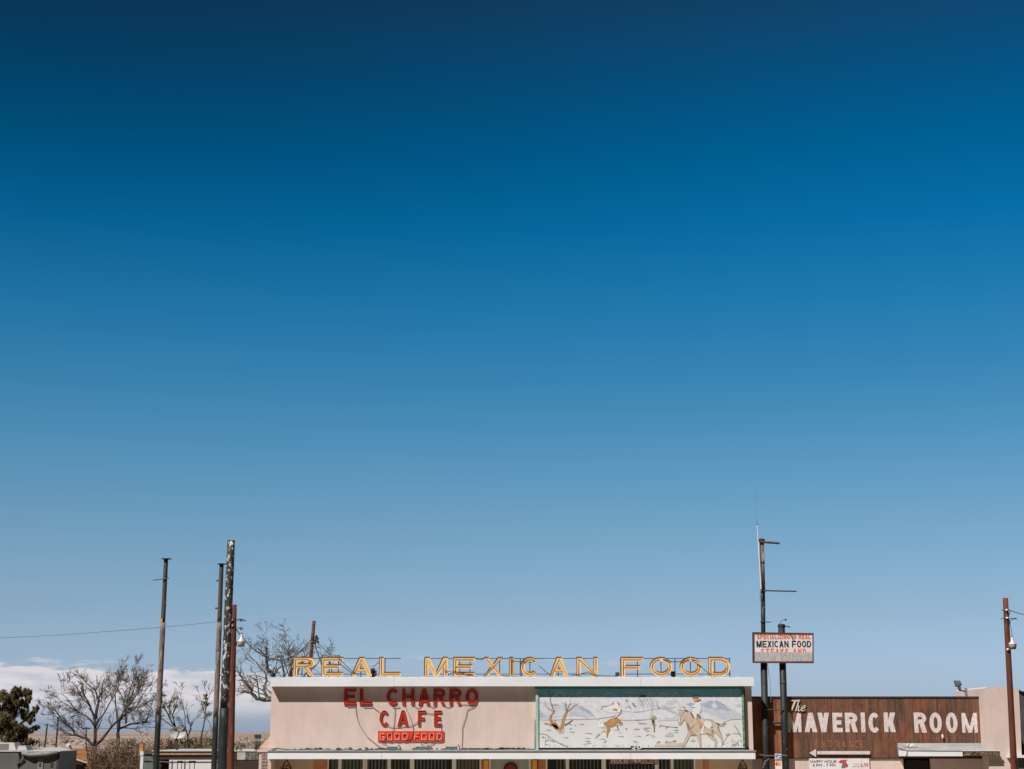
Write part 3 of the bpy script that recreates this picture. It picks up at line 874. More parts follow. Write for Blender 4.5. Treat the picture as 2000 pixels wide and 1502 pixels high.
for pts in ([(767, 1431), (758, 1434), (752, 1447)], [(745, 1449), (752, 1450), (752, 1447)], [(808, 1429), (805, 1441), (800, 1445), (792, 1446)], [(840, 1432), (846, 1436)], [(862, 1430), (858, 1440), (853, 1448)], [(786, 1437), (793, 1434)], [(772, 1437), (779, 1435)], [(826, 1436), (832, 1434)]):
    cables([([P(u, v, YQ - .02) for u, v in pts], .0095, 0, 3)], m_wire, pq)

# ------------------------------------------------------------------ mural
YM0 = YW - .10
mu = empty('mural', (X(1250, 1460, YM0), YM0, Z(1459.5, YM0)), 'framed painted panel of a horseman chasing a spotted calf across a snowy plain', 'mural')
q = MB()
q.box(X(1051.8, 1400, YM0), X(1449.6, 1400, YM0), YM0, YW - .004, Z(1460.5, YM0), Z(1345, YM0))
pan = q.build('painted_panel', mat('mural_ground_paint', (.72, .70, .70), (.65, .65, .65), .9, .35, .65, rough=.7), mu)
q = MB(); yf = YM0 - .05
m_mint_lit = mat('lit_mint_frame', (.42, .58, .50), (.34, .50, .43), 4, rough=.6)  # sunlit look of the left post put into a paler green
m_green_shade = mat('shaded_green_frame', (.03, .20, .12), (.02, .13, .08), 4, rough=.6)  # darker green paints the cornice shade on the top rail
x0, x1 = X(1046.4, 1400, yf), X(1051.6, 1400, yf); x2, x3 = X(1449.8, 1400, yf), X(1453.5, 1400, yf)
q.box(x0, x1, yf, YW - .002, Z(1464.5, yf), Z(1345.4, yf)); q.build('frame', m_mint_lit, mu)
q = MB(); q.box(x2, x3, yf, YW - .002, Z(1461.5, yf), Z(1345.4, yf)); q.build('frame', mat('flaking_green_frame', (.22, .42, .32), (.04, .14, .08), 5, .42, .6, rough=.6), mu)
q = MB(); q.box(x0 - .03, x3 + .01, yf - .02, YW - .003, Z(1345.2, yf), Z(1339.5, yf)); q.build('frame', m_green_shade, mu)
q = MB(); q.box(x3 + .012, x3 + .05, yf + .02, YW - .001, Z(1463, yf), Z(1345, yf)); q.build('frame_shadow_strip', m_tar_shadow, mu)  # black strip paints the shadow beside the right frame post
q = MB(); q.tube([P(1045.3, 1405, YW - .05), P(1045, 1440, YW - .05), P(1044.5, 1463, YW - .05)], .022, 6); q.build('conduit', m_galv, mu)


def m1(x, y): return 1030 + x / 8.252, 1320 + y / 8.252
def m2(x, y): return 1240 + x / 8.254, 1320 + y / 8.254


paint = {}
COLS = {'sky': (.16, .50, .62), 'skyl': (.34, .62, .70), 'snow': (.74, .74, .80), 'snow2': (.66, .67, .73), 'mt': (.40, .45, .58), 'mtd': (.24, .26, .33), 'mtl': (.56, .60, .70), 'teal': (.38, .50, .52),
        'lines': (.22, .20, .20), 'brown': (.42, .20, .035), 'brownd': (.17, .09, .03), 'tan': (.60, .47, .35), 'tand': (.30, .20, .11), 'white': (.82, .82, .84), 'orange': (.72, .33, .06),
        'red': (.62, .05, .03), 'green': (.13, .17, .09), 'olive': (.38, .36, .16), 'oliv2': (.52, .50, .34), 'dark': (.05, .045, .045), 'rust': (.55, .20, .03), 'grass': (.52, .53, .45), 'rock': (.55, .50, .44)}
layer_of = []


def art(key, polys, layer):
    paint.setdefault(key, []).append((layer, polys))


def A(key, layer, f, pts): art(key, [wpoly(pts, YM0, f)], layer)
def B(key, layer, f, pts, w): art(key, stroke(pts, w, YM0, f), layer)


rm = random.Random(17)
A('snow', 1, m1, [(182, 200), (3465, 200), (3465, 700), (2600, 700), (1900, 700), (1200, 690), (600, 700), (182, 710)])
# blue painted sky; teal stops at the cornice shade line, shade put in colour
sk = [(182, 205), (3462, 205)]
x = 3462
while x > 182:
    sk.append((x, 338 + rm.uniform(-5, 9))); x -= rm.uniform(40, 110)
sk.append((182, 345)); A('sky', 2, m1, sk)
for cx, w_, h in ((520, 150, 100), (730, 70, 60), (830, 80, 95), (1320, 160, 70), (1860, 70, 50)):
    A('skyl', 3, m1, [(cx - w_, 342), (cx - w_ * .6, 342 - h * .4), (cx - w_ * .25, 342 - h * .8), (cx, 342 - h), (cx + w_ * .3, 342 - h * .8), (cx + w_ * .6, 342 - h * .35), (cx + w_, 342)])
    A('sky', 4, m1, [(cx - w_ * .6, 345), (cx - w_ * .3, 342 - h * .45), (cx + w_ * .05, 342 - h * .75), (cx + w_ * .35, 342 - h * .4), (cx + w_ * .6, 345)])
A('skyl', 3, m1, [(1560, 265), (1640, 255), (1690, 240), (1720, 258), (1790, 268), (1690, 276)])
for cx, w_, h in ((130, 60, 40), (250, 60, 85), (460, 110, 70), (660, 70, 80), (850, 50, 45), (1100, 70, 25), (1430, 90, 35)):
    A('skyl', 3, m2, [(cx - w_, 338), (cx - w_ * .6, 338 - h * .5), (cx - w_ * .1, 338 - h), (cx + w_ * .4, 338 - h * .8), (cx + w_ * .7, 338 - h * .3), (cx + w_, 338)])
    A('sky', 4, m2, [(cx - w_ * .6, 340), (cx - w_ * .2, 338 - h * .6), (cx + w_ * .3, 338 - h * .5), (cx + w_ * .6, 340)])
# ranges
A('mtl', 2, m1, [(182, 400), (330, 430), (560, 470), (760, 440), (1000, 560), (1080, 640), (980, 675), (700, 640), (400, 690), (182, 690)])
A('snow2', 3, m1, [(182, 440), (330, 470), (520, 540), (700, 600), (640, 660), (300, 640), (182, 600)])
A('teal', 3, m1, [(182, 530), (250, 600), (300, 660), (182, 690)])
A('mt', 3, m1, [(820, 470), (900, 500), (1000, 560), (1085, 645), (1060, 650), (960, 590), (880, 555)])
A('mtd', 4, m1, [(830, 485), (860, 520), (925, 570), (900, 545)])
B('mt', 3, m1, [(700, 590), (850, 640), (1010, 690)], [10, 3]); B('mt', 3, m1, [(740, 430), (800, 500), (850, 560)], [9, 3])
B('mtl', 3, m1, [(900, 500), (1030, 480), (1100, 540), (1200, 600)], 6)
B('mt', 3, m1, [(1500, 560), (1750, 590), (1890, 575)], 6); B('mt', 3, m1, [(1250, 680), (1400, 640), (1550, 600)], [5, 3])
for i in range(16):
    x = 1760 + i * 22; y = 400 + rm.uniform(-20, 50)
    B('mtd', 4, m1, [(x, y - 50), (x + 20, y + 20), (x + 45 + rm.uniform(-10, 20), y + 110)], [rm.uniform(3, 8), 2])
A('mtd', 4, m1, [(1680, 430), (1720, 440), (1760, 500), (1740, 515), (1700, 480)]); A('brownd', 4, m1, [(1580, 375), (1610, 390), (1620, 430), (1600, 425)])
B('mtd', 4, m1, [(1570, 520), (1620, 500), (1680, 530)], [4, 8])
B('olive', 4, m1, [(1630, 470), (1660, 510), (1680, 535)], [14, 6])
A('mt', 3, m2, [(1060, 460), (1140, 430), (1230, 400), (1310, 400), (1400, 440), (1500, 520), (1560, 570), (1480, 560), (1400, 540), (1340, 560), (1260, 520), (1180, 520), (1090, 480)])
A('mtl', 2, m2, [(1000, 520), (1060, 440), (1200, 400), (1350, 390), (1500, 500), (1600, 560), (1725, 620), (1725, 690), (1400, 700), (1150, 600)])
A('snow2', 4, m2, [(1230, 470), (1290, 440), (1340, 500), (1270, 530)])
B('mtd', 4, m2, [(1380, 440), (1440, 480), (1480, 510)], [12, 3]); A('mtl', 3, m2, [(1610, 470), (1670, 450), (1725, 460), (1725, 500), (1640, 500)])
A('mt', 3, m2, [(820, 450), (920, 430), (1000, 470), (960, 500), (880, 490)])
A('mtl', 3, m2, [(380, 500), (470, 470), (560, 500), (690, 600), (700, 640), (560, 560), (450, 540)])
A('mtd', 4, m2, [(345, 450), (375, 500), (400, 525), (370, 525)]); B('mtd', 4, m2, [(510, 545), (560, 570), (640, 610)], [12, 3]); B('mt', 3, m2, [(480, 690), (600, 690), (700, 640)], 7)
for x in (60, 95, 130, 165, 200): B('mtd', 4, m2, [(x, 350 + (x % 3) * 12), (x + 10, 430), (x + 40, 500)], [6, 2])
A('mtl', 3, m2, [(520, 400), (680, 380), (640, 450), (560, 470), (500, 450)])
# horizon and ground lines
B('lines', 5, m1, [(182, 708), (400, 712), (700, 705), (1000, 700), (1140, 690), (1300, 670), (1420, 645)], 5)
B('lines', 5, m1, [(1480, 705), (1600, 722), (1750, 718), (1900, 708)], 5)
B('lines', 5, m2, [(0, 580), (120, 575), (250, 545), (400, 530), (560, 520), (680, 500)], 4); B('mt', 5, m2, [(360, 725), (560, 715), (700, 712)], 5)
B('lines', 5, m2, [(1460, 740), (1560, 700), (1725, 700)], 5)
A('mtl', 2, m1, [(182, 712), (700, 708), (1900, 712), (1900, 760), (182, 760)]) if False else None
# dead tree
for pts, w in (([(480, 850), (420, 800), (350, 780), (270, 765)], [60, 14]), ([(540, 900), (490, 840), (400, 760), (370, 700), (380, 640), (430, 590)], [70, 22]), ([(430, 590), (400, 560), (340, 530), (290, 470), (280, 390)], [26, 5]),
               ([(440, 580), (400, 500), (370, 400), (370, 340)], [20, 8]), ([(540, 900), (500, 830), (450, 760), (440, 700)], [50, 10]),
               ([(545, 900), (570, 760), (590, 680), (630, 590), (640, 570)], [56, 34]), ([(640, 575), (700, 540), (750, 490), (830, 440)], [26, 5]), ([(630, 580), (620, 480), (615, 400)], [22, 5]),
               ([(600, 800), (660, 760), (730, 715)], [24, 14]), ([(660, 770), (720, 790)], [12, 4]), ([(640, 575), (660, 500), (700, 440), (680, 390)], [14, 4]), ([(620, 480), (580, 440), (540, 430)], [8, 3])):
    B('brown' if w[0] > 24 else 'brownd', 6, m1, pts, w)
B('rust', 7, m1, [(540, 895), (510, 830), (450, 750), (445, 700)], [34, 4]); B('olive', 7, m1, [(560, 830), (585, 700), (625, 600)], [16, 10])
A('oliv2', 6, m1, [(490, 860), (590, 860), (590, 920), (500, 925)])
for pts, w in (([(370, 340), (350, 290), (335, 235)], [10, 4]), ([(370, 340), (400, 310), (440, 280)], [10, 3]), ([(700, 345), (720, 300)], [8, 3]), ([(650, 345), (620, 310)], [6, 3]), ([(400, 480), (440, 460), (500, 480)], [6, 3]), ([(440, 500), (480, 560)], [5, 3]), ([(680, 600), (720, 655)], [4, 2])):
    B('dark', 7, m1, pts, w)
# fallen branch lower left
B('lines', 6, m1, [(182, 940), (260, 935), (330, 960), (400, 1020), (520, 1090), (660, 1145)], [6, 12])
for a_ in ((230, 990, 300, 1010), (290, 1030, 280, 1100), (320, 980, 350, 1050), (360, 1040, 430, 1070), (300, 1050, 350, 1030), (400, 1050, 440, 1090), (280, 1110, 340, 1115), (240, 980, 260, 1010), (540, 1110, 560, 1080)):
    B('lines', 6, m1, [(a_[0], a_[1]), ((a_[0] + a_[2]) / 2 + 8, (a_[1] + a_[3]) / 2 - 8), (a_[2], a_[3])], [10, 4])
# calf
A('brown', 6, m1, [(1210, 740), (1260, 750), (1310, 710), (1380, 670), (1430, 665), (1480, 700), (1530, 750), (1550, 790), (1500, 780), (1440, 760), (1420, 800), (1370, 825), (1330, 830), (1340, 870), (1310, 910), (1300, 960), (1285, 1000), (1275, 990), (1275, 920), (1290, 870), (1260, 800), (1215, 770)])
A('rust', 7, m1, [(1290, 760), (1350, 700), (1400, 690), (1430, 730), (1400, 790), (1330, 810), (1290, 800)])
A('white', 7, m1, [(1140, 700), (1190, 710), (1230, 760), (1240, 820), (1200, 840), (1160, 820), (1140, 760)])
A('dark', 8, m1, [(1130, 710), (1160, 705), (1150, 725)]); A('dark', 8, m1, [(1178, 755), (1192, 760), (1184, 772)])
A('olive', 8, m1, [(1195, 840), (1230, 820), (1215, 860)])
B('white', 7, m1, [(1240, 840), (1190, 900), (1130, 980)], [26, 14]); B('brownd', 8, m1, [(1160, 935), (1110, 990)], [16, 8]); B('dark', 8, m1, [(1112, 985), (1095, 1002)], 14)
B('white', 7, m1, [(1550, 785), (1600, 860)], [24, 12]); B('dark', 8, m1, [(1585, 845), (1605, 865)], 14); B('brownd', 7, m1, [(1445, 790), (1455, 830), (1470, 880)], [26, 8])
B('lines', 8, m1, [(1240, 820), (1280, 860), (1285, 900)], 5); B('lines', 8, m1, [(1330, 880), (1290, 900)], 4); A('dark', 8, m1, [(1250, 1040), (1275, 1045), (1260, 1062)])
B('brownd', 8, m1, [(1520, 540), (1505, 590), (1470, 640), (1435, 665), (1500, 730)], [10, 6])
# second spotted cow, outlined
B('brownd', 7, m1, [(1190, 550), (1200, 510), (1230, 490), (1300, 490), (1370, 450), (1395, 420)], [8, 4]); B('brownd', 7, m1, [(1370, 490), (1390, 440)], 6)
A('rust', 7, m1, [(1450, 420), (1480, 430), (1495, 480), (1480, 490), (1460, 460)]); A('rust', 7, m1, [(1360, 545), (1410, 525), (1445, 540), (1440, 565), (1400, 560)]); A('dark', 8, m1, [(1420, 535), (1448, 545), (1440, 565)])
A('white', 6, m1, [(1290, 500), (1420, 440), (1510, 470), (1500, 580), (1400, 600), (1300, 590), (1220, 560)])
# scattered tufts
for k in range(26):
    f = rm.choice((m1, m2)); x = rm.uniform(230, 1850) if f is m1 else rm.uniform(20, 700); y_ = rm.uniform(770, 1120); w_ = rm.uniform(20, 60)
    A(rm.choice(('oliv2', 'grass', 'mtl')), 5, f, [(x - w_, y_), (x - w_ * .3, y_ - w_ * .25), (x, y_ - w_ * .5), (x + w_ * .4, y_ - w_ * .2), (x + w_, y_), (x, y_ + 5)])
    if rm.random() < .5: B('lines', 6, f, [(x - w_ * .5, y_), (x, y_ - 8), (x + w_ * .6, y_ + 2)], [3, 6])
for k in range(60):
    x = rm.uniform(230, 3400); y_ = 1140 + rm.uniform(-4, 6); h = rm.uniform(10, 42)
    B(rm.choice(('olive', 'lines', 'oliv2')), 6, m1, [(x, y_), (x + rm.uniform(-14, 14), y_ - h)], [7, 2])
for x, y_ in ((330, 880), (1500, 980), (1780, 975), (610, 1000), (990, 935), (860, 785), (710, 910), (960, 1010), (1200, 1022)):
    B('lines', 6, m1, [(x - 45, y_), (x, y_ - 6), (x + 50, y_)], [2, 9])
# yucca
for i in range(14):
    a_ = radians(200 + i * 10); B(rm.choice(('olive', 'oliv2')), 6, m2, [(295, 720), (295 + 75 * cos(a_) * 1.0, 720 + 85 * sin(a_))], [14, 4])
for i in range(8): B('olive', 6, m2, [(285 + i * 3, 700), (270 + i * 8, 790)], [14, 6])
B('brownd', 7, m2, [(300, 760), (310, 820), (312, 910)], [26, 14]); B('oliv2', 6, m2, [(265, 640), (255, 470)], 5); B('oliv2', 6, m2, [(285, 640), (283, 400)], 5)
# dark driftwood strokes
for pts, w in (([(0, 715), (90, 712), (150, 708), (230, 700)], [8, 3]), ([(40, 745), (110, 765), (185, 772)], [4, 10]), ([(110, 780), (60, 778)], 5), ([(400, 795), (470, 810), (540, 820), (690, 832)], [8, 6]), ([(390, 830), (440, 800)], 6), ([(490, 850), (540, 815)], [4, 12]), ([(640, 830), (690, 832)], 8), ([(180, 965), (215, 945), (290, 955)], [10, 3])):
    B('lines', 6, m2, pts, w)
A('grass', 5, m2, [(470, 970), (540, 920), (620, 920), (625, 975), (540, 982)]); A('oliv2', 6, m2, [(890, 1050), (940, 1015), (985, 1050), (930, 1062)])
for pts in ([(345, 1080), (400, 1045), (410, 1070), (360, 1085)], [(480, 1085), (510, 1045), (560, 1080), (520, 1075)], [(560, 1080), (630, 1040), (670, 1045), (660, 1065), (610, 1060)]): A('tand', 6, m2, pts)
A('rock', 5, m2, [(300, 1140), (360, 1080), (480, 1110), (520, 1060), (640, 1060), (680, 1090), (780, 1080), (770, 1140)]); A('oliv2', 6, m2, [(650, 1090), (770, 1080), (780, 1130), (700, 1135)])
# horse
HO = [(725, 540), (760, 560), (830, 545), (900, 590), (960, 660), (1010, 720), (1060, 760), (1130, 700), (1200, 700), (1270, 730), (1330, 780), (1350, 840), (1360, 900), (1400, 960), (1410, 1000), (1425, 1090), (1405, 1095), (1385, 1010), (1330, 950), (1290, 900), (1270, 940), (1260, 980), (1320, 1030), (1325, 1060), (1310, 1140), (1290, 1140), (1295, 1060), (1230, 1010), (1150, 930), (1060, 940), (1065, 1060), (1075, 1140), (1050, 1145), (1030, 1060), (1000, 960), (930, 965), (890, 960), (840, 1060), (790, 1145), (760, 1140), (800, 1050), (860, 930), (850, 860), (820, 740), (800, 700), (740, 790), (710, 790), (690, 720), (700, 640)]
A('tan', 6, m2, HO); B('tand', 7, m2, HO + [HO[0]], 6)
A('white', 8, m2, [(700, 640), (715, 640), (725, 760), (705, 770)]); A('tand', 8, m2, [(850, 870), (890, 900), (910, 960), (1000, 965), (960, 930), (900, 850), (860, 760), (830, 760)])
B('orange', 9, m2, [(890, 860), (920, 900), (940, 950)], [18, 26]); B('tand', 8, m2, [(1340, 780), (1350, 860), (1400, 960)], [26, 10]); B('tand', 8, m2, [(1160, 930), (1240, 960), (1300, 1030)], [30, 8])
A('white', 8, m2, [(1130, 720), (1220, 740), (1250, 800), (1200, 860), (1130, 820), (1090, 900), (1130, 940), (1060, 930), (1070, 860), (1110, 780)])
A('tand', 9, m2, [(1230, 800), (1265, 820), (1250, 850), (1225, 840)]); A('tand', 9, m2, [(1225, 880), (1270, 870), (1265, 930), (1235, 930)]); B('brownd', 9, m2, [(830, 760), (880, 830), (900, 850), (960, 790)], 7)
for i in range(8): B('tan' if i % 2 else 'dark', 8, m2, [(1310, 760), (1390, 785 + i * 4), (1440, 780 + (i - 4) * 6), (1480 - i * 6, 790 - i * 12)], [10, 3])
for x, y_ in ((745, 640), (735, 700), (722, 770), (780, 600)): B('brownd', 9, m2, [(x, y_ - 22), (x + 6, y_ + 18)], [9, 5])
B('mt', 8, m2, [(680, 415), (700, 460), (740, 510)], [14, 8]); A('orange', 8, m2, [(755, 470), (825, 510), (790, 520), (760, 500)]); A('dark', 9, m2, [(790, 545), (830, 550), (860, 580), (820, 580)]); A('dark', 8, m2, [(685, 540), (705, 545), (695, 560)])
A('snow2', 7, m2, [(840, 510), (900, 500), (930, 560), (900, 600), (850, 560)]); B('dark', 9, m2, [(900, 590), (930, 650), (960, 680)], [16, 26])
# rider
A('white', 10, m2, [(980, 420), (1060, 430), (1062, 520), (1040, 640), (970, 690), (940, 640), (925, 560), (975, 520), (970, 500), (880, 510), (975, 455)])
A('mtl', 11, m2, [(1035, 560), (1080, 545), (1060, 590), (1020, 600)]); A('orange', 10, m2, [(938, 370), (1000, 365), (1005, 410), (970, 425), (945, 405)]); A('green', 11, m2, [(915, 362), (950, 345), (955, 322), (1000, 320), (1010, 345), (1040, 358), (990, 366)])
A('red', 11, m2, [(975, 400), (1020, 385), (1070, 372), (1060, 390), (1010, 412), (980, 418)]); A('green', 10, m2, [(1005, 600), (1055, 640), (1060, 690), (1020, 680), (990, 650)])
A('orange', 11, m2, [(990, 655), (1040, 690), (1080, 760), (1110, 790), (1070, 800), (1040, 800), (1005, 730)]); A('rust', 11, m2, [(1035, 800), (1085, 800), (1075, 850), (1045, 845)]); A('mtl', 10, m2, [(1065, 650), (1110, 680), (1115, 780), (1080, 750)])
A('dark', 10, m2, [(1110, 800), (1150, 835), (1120, 830)])
# brush at the right
for pts, w in (([(1710, 980), (1670, 900), (1640, 850), (1590, 800)], [16, 4]), ([(1690, 940), (1620, 925), (1560, 935)], [8, 3]), ([(1650, 860), (1600, 760)], [6, 2]), ([(1400, 1110), (1470, 1010), (1500, 960)], [8, 3]), ([(1380, 1140), (1440, 1100), (1510, 1070)], [6, 3]), ([(1560, 1130), (1640, 1090), (1680, 1030)], [5, 3]), ([(1650, 1060), (1655, 1100)], 12)):
    B('lines', 7, m2, pts, w)
A('olive', 7, m2, [(1460, 940), (1530, 925), (1540, 940), (1510, 960), (1470, 970)])
for i in range(22):
    x = rm.uniform(1560, 1720); y_ = rm.uniform(1040, 1140); B(rm.choice(('dark', 'oliv2', 'tand')), 7, m2, [(x, y_), (x + rm.uniform(-25, 25), y_ - rm.uniform(10, 30))], [rm.uniform(5, 12), 3])
def fade(k):
    c = COLS[k]; f = .06 if k in ('sky', 'dark') else .10
    return tuple(x * (1 - f) + y_ * f for x, y_ in zip(c, (.70, .69, .69)))


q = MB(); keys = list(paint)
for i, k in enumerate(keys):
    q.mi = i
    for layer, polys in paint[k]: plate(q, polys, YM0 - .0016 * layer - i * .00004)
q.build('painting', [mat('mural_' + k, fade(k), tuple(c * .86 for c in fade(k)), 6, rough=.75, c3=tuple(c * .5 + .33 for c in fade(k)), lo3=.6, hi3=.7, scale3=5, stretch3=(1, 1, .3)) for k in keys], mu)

# tiny black and white butterfly-shaped ornament at the mural's foot
bf = empty('metal_ornament', P(1244, 1466, YW - .2), 'small white and black metal ornament on the canopy below the mural', 'ornament')
q = MB(); k = P(1242.5, 1461, YW - .2)
for sx in (-1, 1):
    q.prism([(k.x + sx * .02, k.z + .02), (k.x + sx * .17, k.z + .09), (k.x + sx * .20, k.z + .01), (k.x + sx * .12, k.z - .04)], YW - .22, YW - .2)
    q.prism([(k.x + sx * .02, k.z - .01), (k.x + sx * .10, k.z - .05), (k.x + sx * .07, k.z - .11)], YW - .22, YW - .2)
q.build('wings', mat('white_enamel', (.8, .8, .8), (.02, .02, .02), 9, .50, .54, rough=.4), bf)
q = MB(); q.tube([(k.x, YW - .21, k.z + .08), (k.x, YW - .21, k.z - .2)], .02, 6); q.build('body', m_steel, bf)

# hanging board under the canopy
YL = YG - .12
cl = empty('hanging_board', (X(1237, 1490, YL), YL, Z(1493, YL)), 'cream board lettered in dark capitals hung under the canopy in front of the striped window', 'sign')
q = MB(); q.box(X(1192, 1490, YL), X(1284, 1490, YL), YL, YL + .04, Z(1493, YL), Z(1479, YL)); q.build('board', mat('cream_board', (.72, .60, .52), rough=.7), cl)
q = MB(); q.box(X(1192, 1490, YL), X(1284, 1490, YL), YL - .02, YL - .004, Z(1493.4, YL), Z(1492, YL))
for u in (1191.5, 1283.5): q.box(X(u, 1490, YL), X(u + 1.3, 1490, YL), YL - .02, YL - .004, Z(1491.9, YL), Z(1479, YL))
q.build('border', m_dark, cl)


def textline(txt, u0, u1, v0, v1, t, Y, gap=.22, wd={'I': .3, ' ': .45, 'M': 1.2}):
    tot = sum(wd.get(c, 1) for c in txt) + gap * (len(txt) - 1); s = (u1 - u0) / tot; u = u0; out = []
    for c in txt:
        w_ = wd.get(c, 1) * s
        if c != ' ': out.append(letter_px(c, u, v0, u + w_, v1, t, Y))
        u += w_ + gap * s
    return out


q = MB(); plates(q, textline('COCKTAIL LOUNGE', 1195.5, 1281, 1480.6, 1490, 1.4, YL), YL - .008)
q.box(X(1226, 1490, YL), X(1252, 1490, YL), YL - .008, YL - .003, Z(1491.4, YL), Z(1490.8, YL)); q.build('lettering', mat('maroon_lettering', (.10, .02, .03), rough=.6), cl)

# ------------------------------------------------------------------ pole sign
YP = 57.50


def pole_pts(u0, v0, u1, v1, Y, zb=0.0):
    a_ = P(u0, v0, Y); b_ = P(u1, v1, Y); k_ = (a_.z - zb) / (a_.z - b_.z)
    return a_, a_.lerp(b_, k_)


def pr(px, Y): return px * Y / F / 2 * 1.0 / (cp)


ps = empty('pole_sign', (X(1515, 1500, YP), YP, 0), 'white lettered sign board on two dark green pipe poles', 'sign')
yb = YP - .24
q = MB(); c4 = [(1472.6, 1237), (1586.8, 1238), (1587.3, 1292.5), (1473.4, 1292.8)]
def lp(u, v, Y): p_ = P(u, v, Y); return (p_.x, Y, p_.z)
q.hexa([lp(u, v, yb) for u, v in c4], [(lp(u, v, yb)[0], yb + .10, lp(u, v, yb)[2]) for u, v in c4]); q.build('sign_panel', m_signw, ps)
q = MB()
out = [(1470.3, 1234.6), (1589, 1236.4), (1589.4, 1295.2), (1470.8, 1294.6)]
for i in range(4):
    j = (i + 1) % 4
    a_, b_, c_, d_ = [lp(*t_, yb - .03) for t_ in (out[i], out[j], c4[j], c4[i])]
    q.hexa([a_, b_, c_, d_], [(p_[0], yb + .13, p_[2]) for p_ in (a_, b_, c_, d_)])
q.build('frame', mat('oxblood_sign_frame', (.16, .03, .025), (.06, .02, .02), 6, rough=.6), ps)
q = MB(); plates(q, textline('SPECIALIZING IN REAL', 1478.5, 1584, 1239.9, 1248.2, 1.7, yb, .2), yb - .006); plates(q, textline('STEAKS AND', 1486.5, 1575, 1266.8, 1279, 2.0, yb, .42, {' ': .5}), yb - .006)
q.build('red_lettering', m_orl, ps)
q = MB(); plates(q, textline('MEXICAN FOOD', 1477.6, 1584.6, 1251.6, 1264.4, 2.3, yb, .16), yb - .006); q.build('black_lettering', m_blk, ps)
q = MB(); a_ = [lp(u, v, yb) for u, v in ((1473.4, 1273.6), (1586.9, 1273.9), (1587, 1291.6), (1473.4, 1291.8))]
q.hexa([(x, yb - .012, z) for x, _, z in a_], [(x, yb - .001, z) for x, _, z in a_]); q.build('peeled_band', m_greyband, ps)
q = MB(); q.tube([lp(1541.5, 1236, yb - .03), lp(1551, 1252, yb - .02)], .018, 5); q.build('loose_strip', m_wire, ps)

q = MB(); a_, b_ = pole_pts(1487.6, 1056, 1490, 1152, YP, Z(1152, YP)); q.tube([a_, b_], [pr(8.6, YP), pr(8.8, YP)], 14)
c_, d_ = P(1490, 1152, YP), P(1491.5, 1234, YP)
up = q.build('upper_pole', m_bare, ps, True)
q = MB(); q.tube([c_, P(1491.2, 1290, YP)], pr(8.4, YP), 14); q.build('middle_pole', m_green, ps, True)
q = MB(); a_, b_ = pole_pts(1491.6, 1288, 1496.6, 1500, YP); q.tube([a_, b_], pr(12.6, YP), 16); q.build('pole', m_green, ps, True)
q = MB(); a_, b_ = pole_pts(1526.3, 1222, 1534.6, 1500, YP); q.tube([a_, b_], pr(12.8, YP), 16); pl2 = q.build('pole', m_green, ps, True)
q = MB(); q.lathe(P(1526.3, 1222, YP), [(.14, -.04), (.14, .03), (.09, .06), (.02, .07)], 14)
q.tube([P(1532, 1224, YP), P(1541, 1223.5, YP), P(1543, 1226, YP)], .02, 6); q.tube([P(1521, 1222, YP), P(1525, 1213, YP), P(1533, 1210, YP)], .01, 5); q.tube([P(1533, 1210, YP), P(1536, 1211, YP)], .035, 6)
q.build('pole_cap', m_steel, pl2)
q = MB(); q.lathe(P(1487.6, 1056, YP), [(.085, -.02), (.12, .0), (.12, .05), (.06, .08), (.01, .09)], 14); q.build('pole_cap', m_rust, up)
q = MB(); q.tube([P(1483, 1058.3, YP - .1), P(1522.5, 1061, YP - .1)], pr(4.4, YP), 8); q.build('bracket_arm', m_bare2, up)
q = MB(); q.tube([P(1486, 1153.4, YP - .1), P(1555.5, 1155, YP - .1)], pr(2.6, YP), 8); q.build('bracket_arm', m_steel, up)
q = MB(); q.tube([P(1484, 1214.6, YP - .1), P(1506, 1215, YP - .1)], pr(1.8, YP), 6); q.build('bracket_arm', m_steel, up)
q = MB()
for v, w_ in ((1099, 9.6), (1139, 9.4), (1153, 10)): c_ = P(1487.6 + (v - 1056) * .025, v, YP); q.lathe(c_, [(pr(w_, YP), -.03), (pr(w_, YP), .03)], 14)
q.build('pole_band', m_steel, up)
q = MB()
q.tube([P(1493, 1385.8, YP - .14), P(1530, 1386.6, YP - .14)], .022, 6); q.tube([P(1508, 1411, YP + .12), P(1528, 1412, YP + .12)], .05, 6)
for u, v in ((1531, 1334), (1533, 1474)): q.lathe(P(u - 1.5, v, YP), [(pr(14, YP), -.02), (pr(14, YP), .02)], 14)
q.build('cross_tie', m_steel, ps)
for pts, r_ in (([(1499, 1296), (1504, 1335), (1506, 1372)], .009), ([(1476, 1473), (1500, 1476), (1538, 1475.5)], .012), ([(1491, 1500), (1493, 1488), (1502, 1482)], .014), ([(1484.5, 1175), (1484.5, 1160), (1487, 1150), (1486, 1164)], .012)):
    cables([([P(u, v, YP - .2 if r_ > .01 else YP) for u, v in pts], r_, 0, 8)], m_wirew, ps)
# whip antenna
an = empty('radio_antenna', P(1487, 1152, YP - .16), 'thin white whip antenna clamped to the top of the tall sign pole', 'antenna')
q = MB(); q.tube([P(1486.8, 1152, YP - .17), P(1483, 1090, YP - .17), P(1478.4, 1023, YP - .17)], [.017, .017, .013], 8); q.build('mast', m_ceram, an)
q = MB(); q.tube([P(1478.4, 1023, YP - .17), P(1476.5, 990, YP - .17), P(1474.3, 952, YP - .17)], [.007, .005, .003], 5); q.build('whip', m_galv, an)
q = MB(); q.tube([P(1476.6, 1024, YP - .17), P(1480.4, 1024, YP - .17)], .02, 6); q.tube([P(1478.2, 1018.5, YP - .17), P(1478.1, 1017, YP - .17)], .015, 6); q.build('tip_collar', m_steel, an)
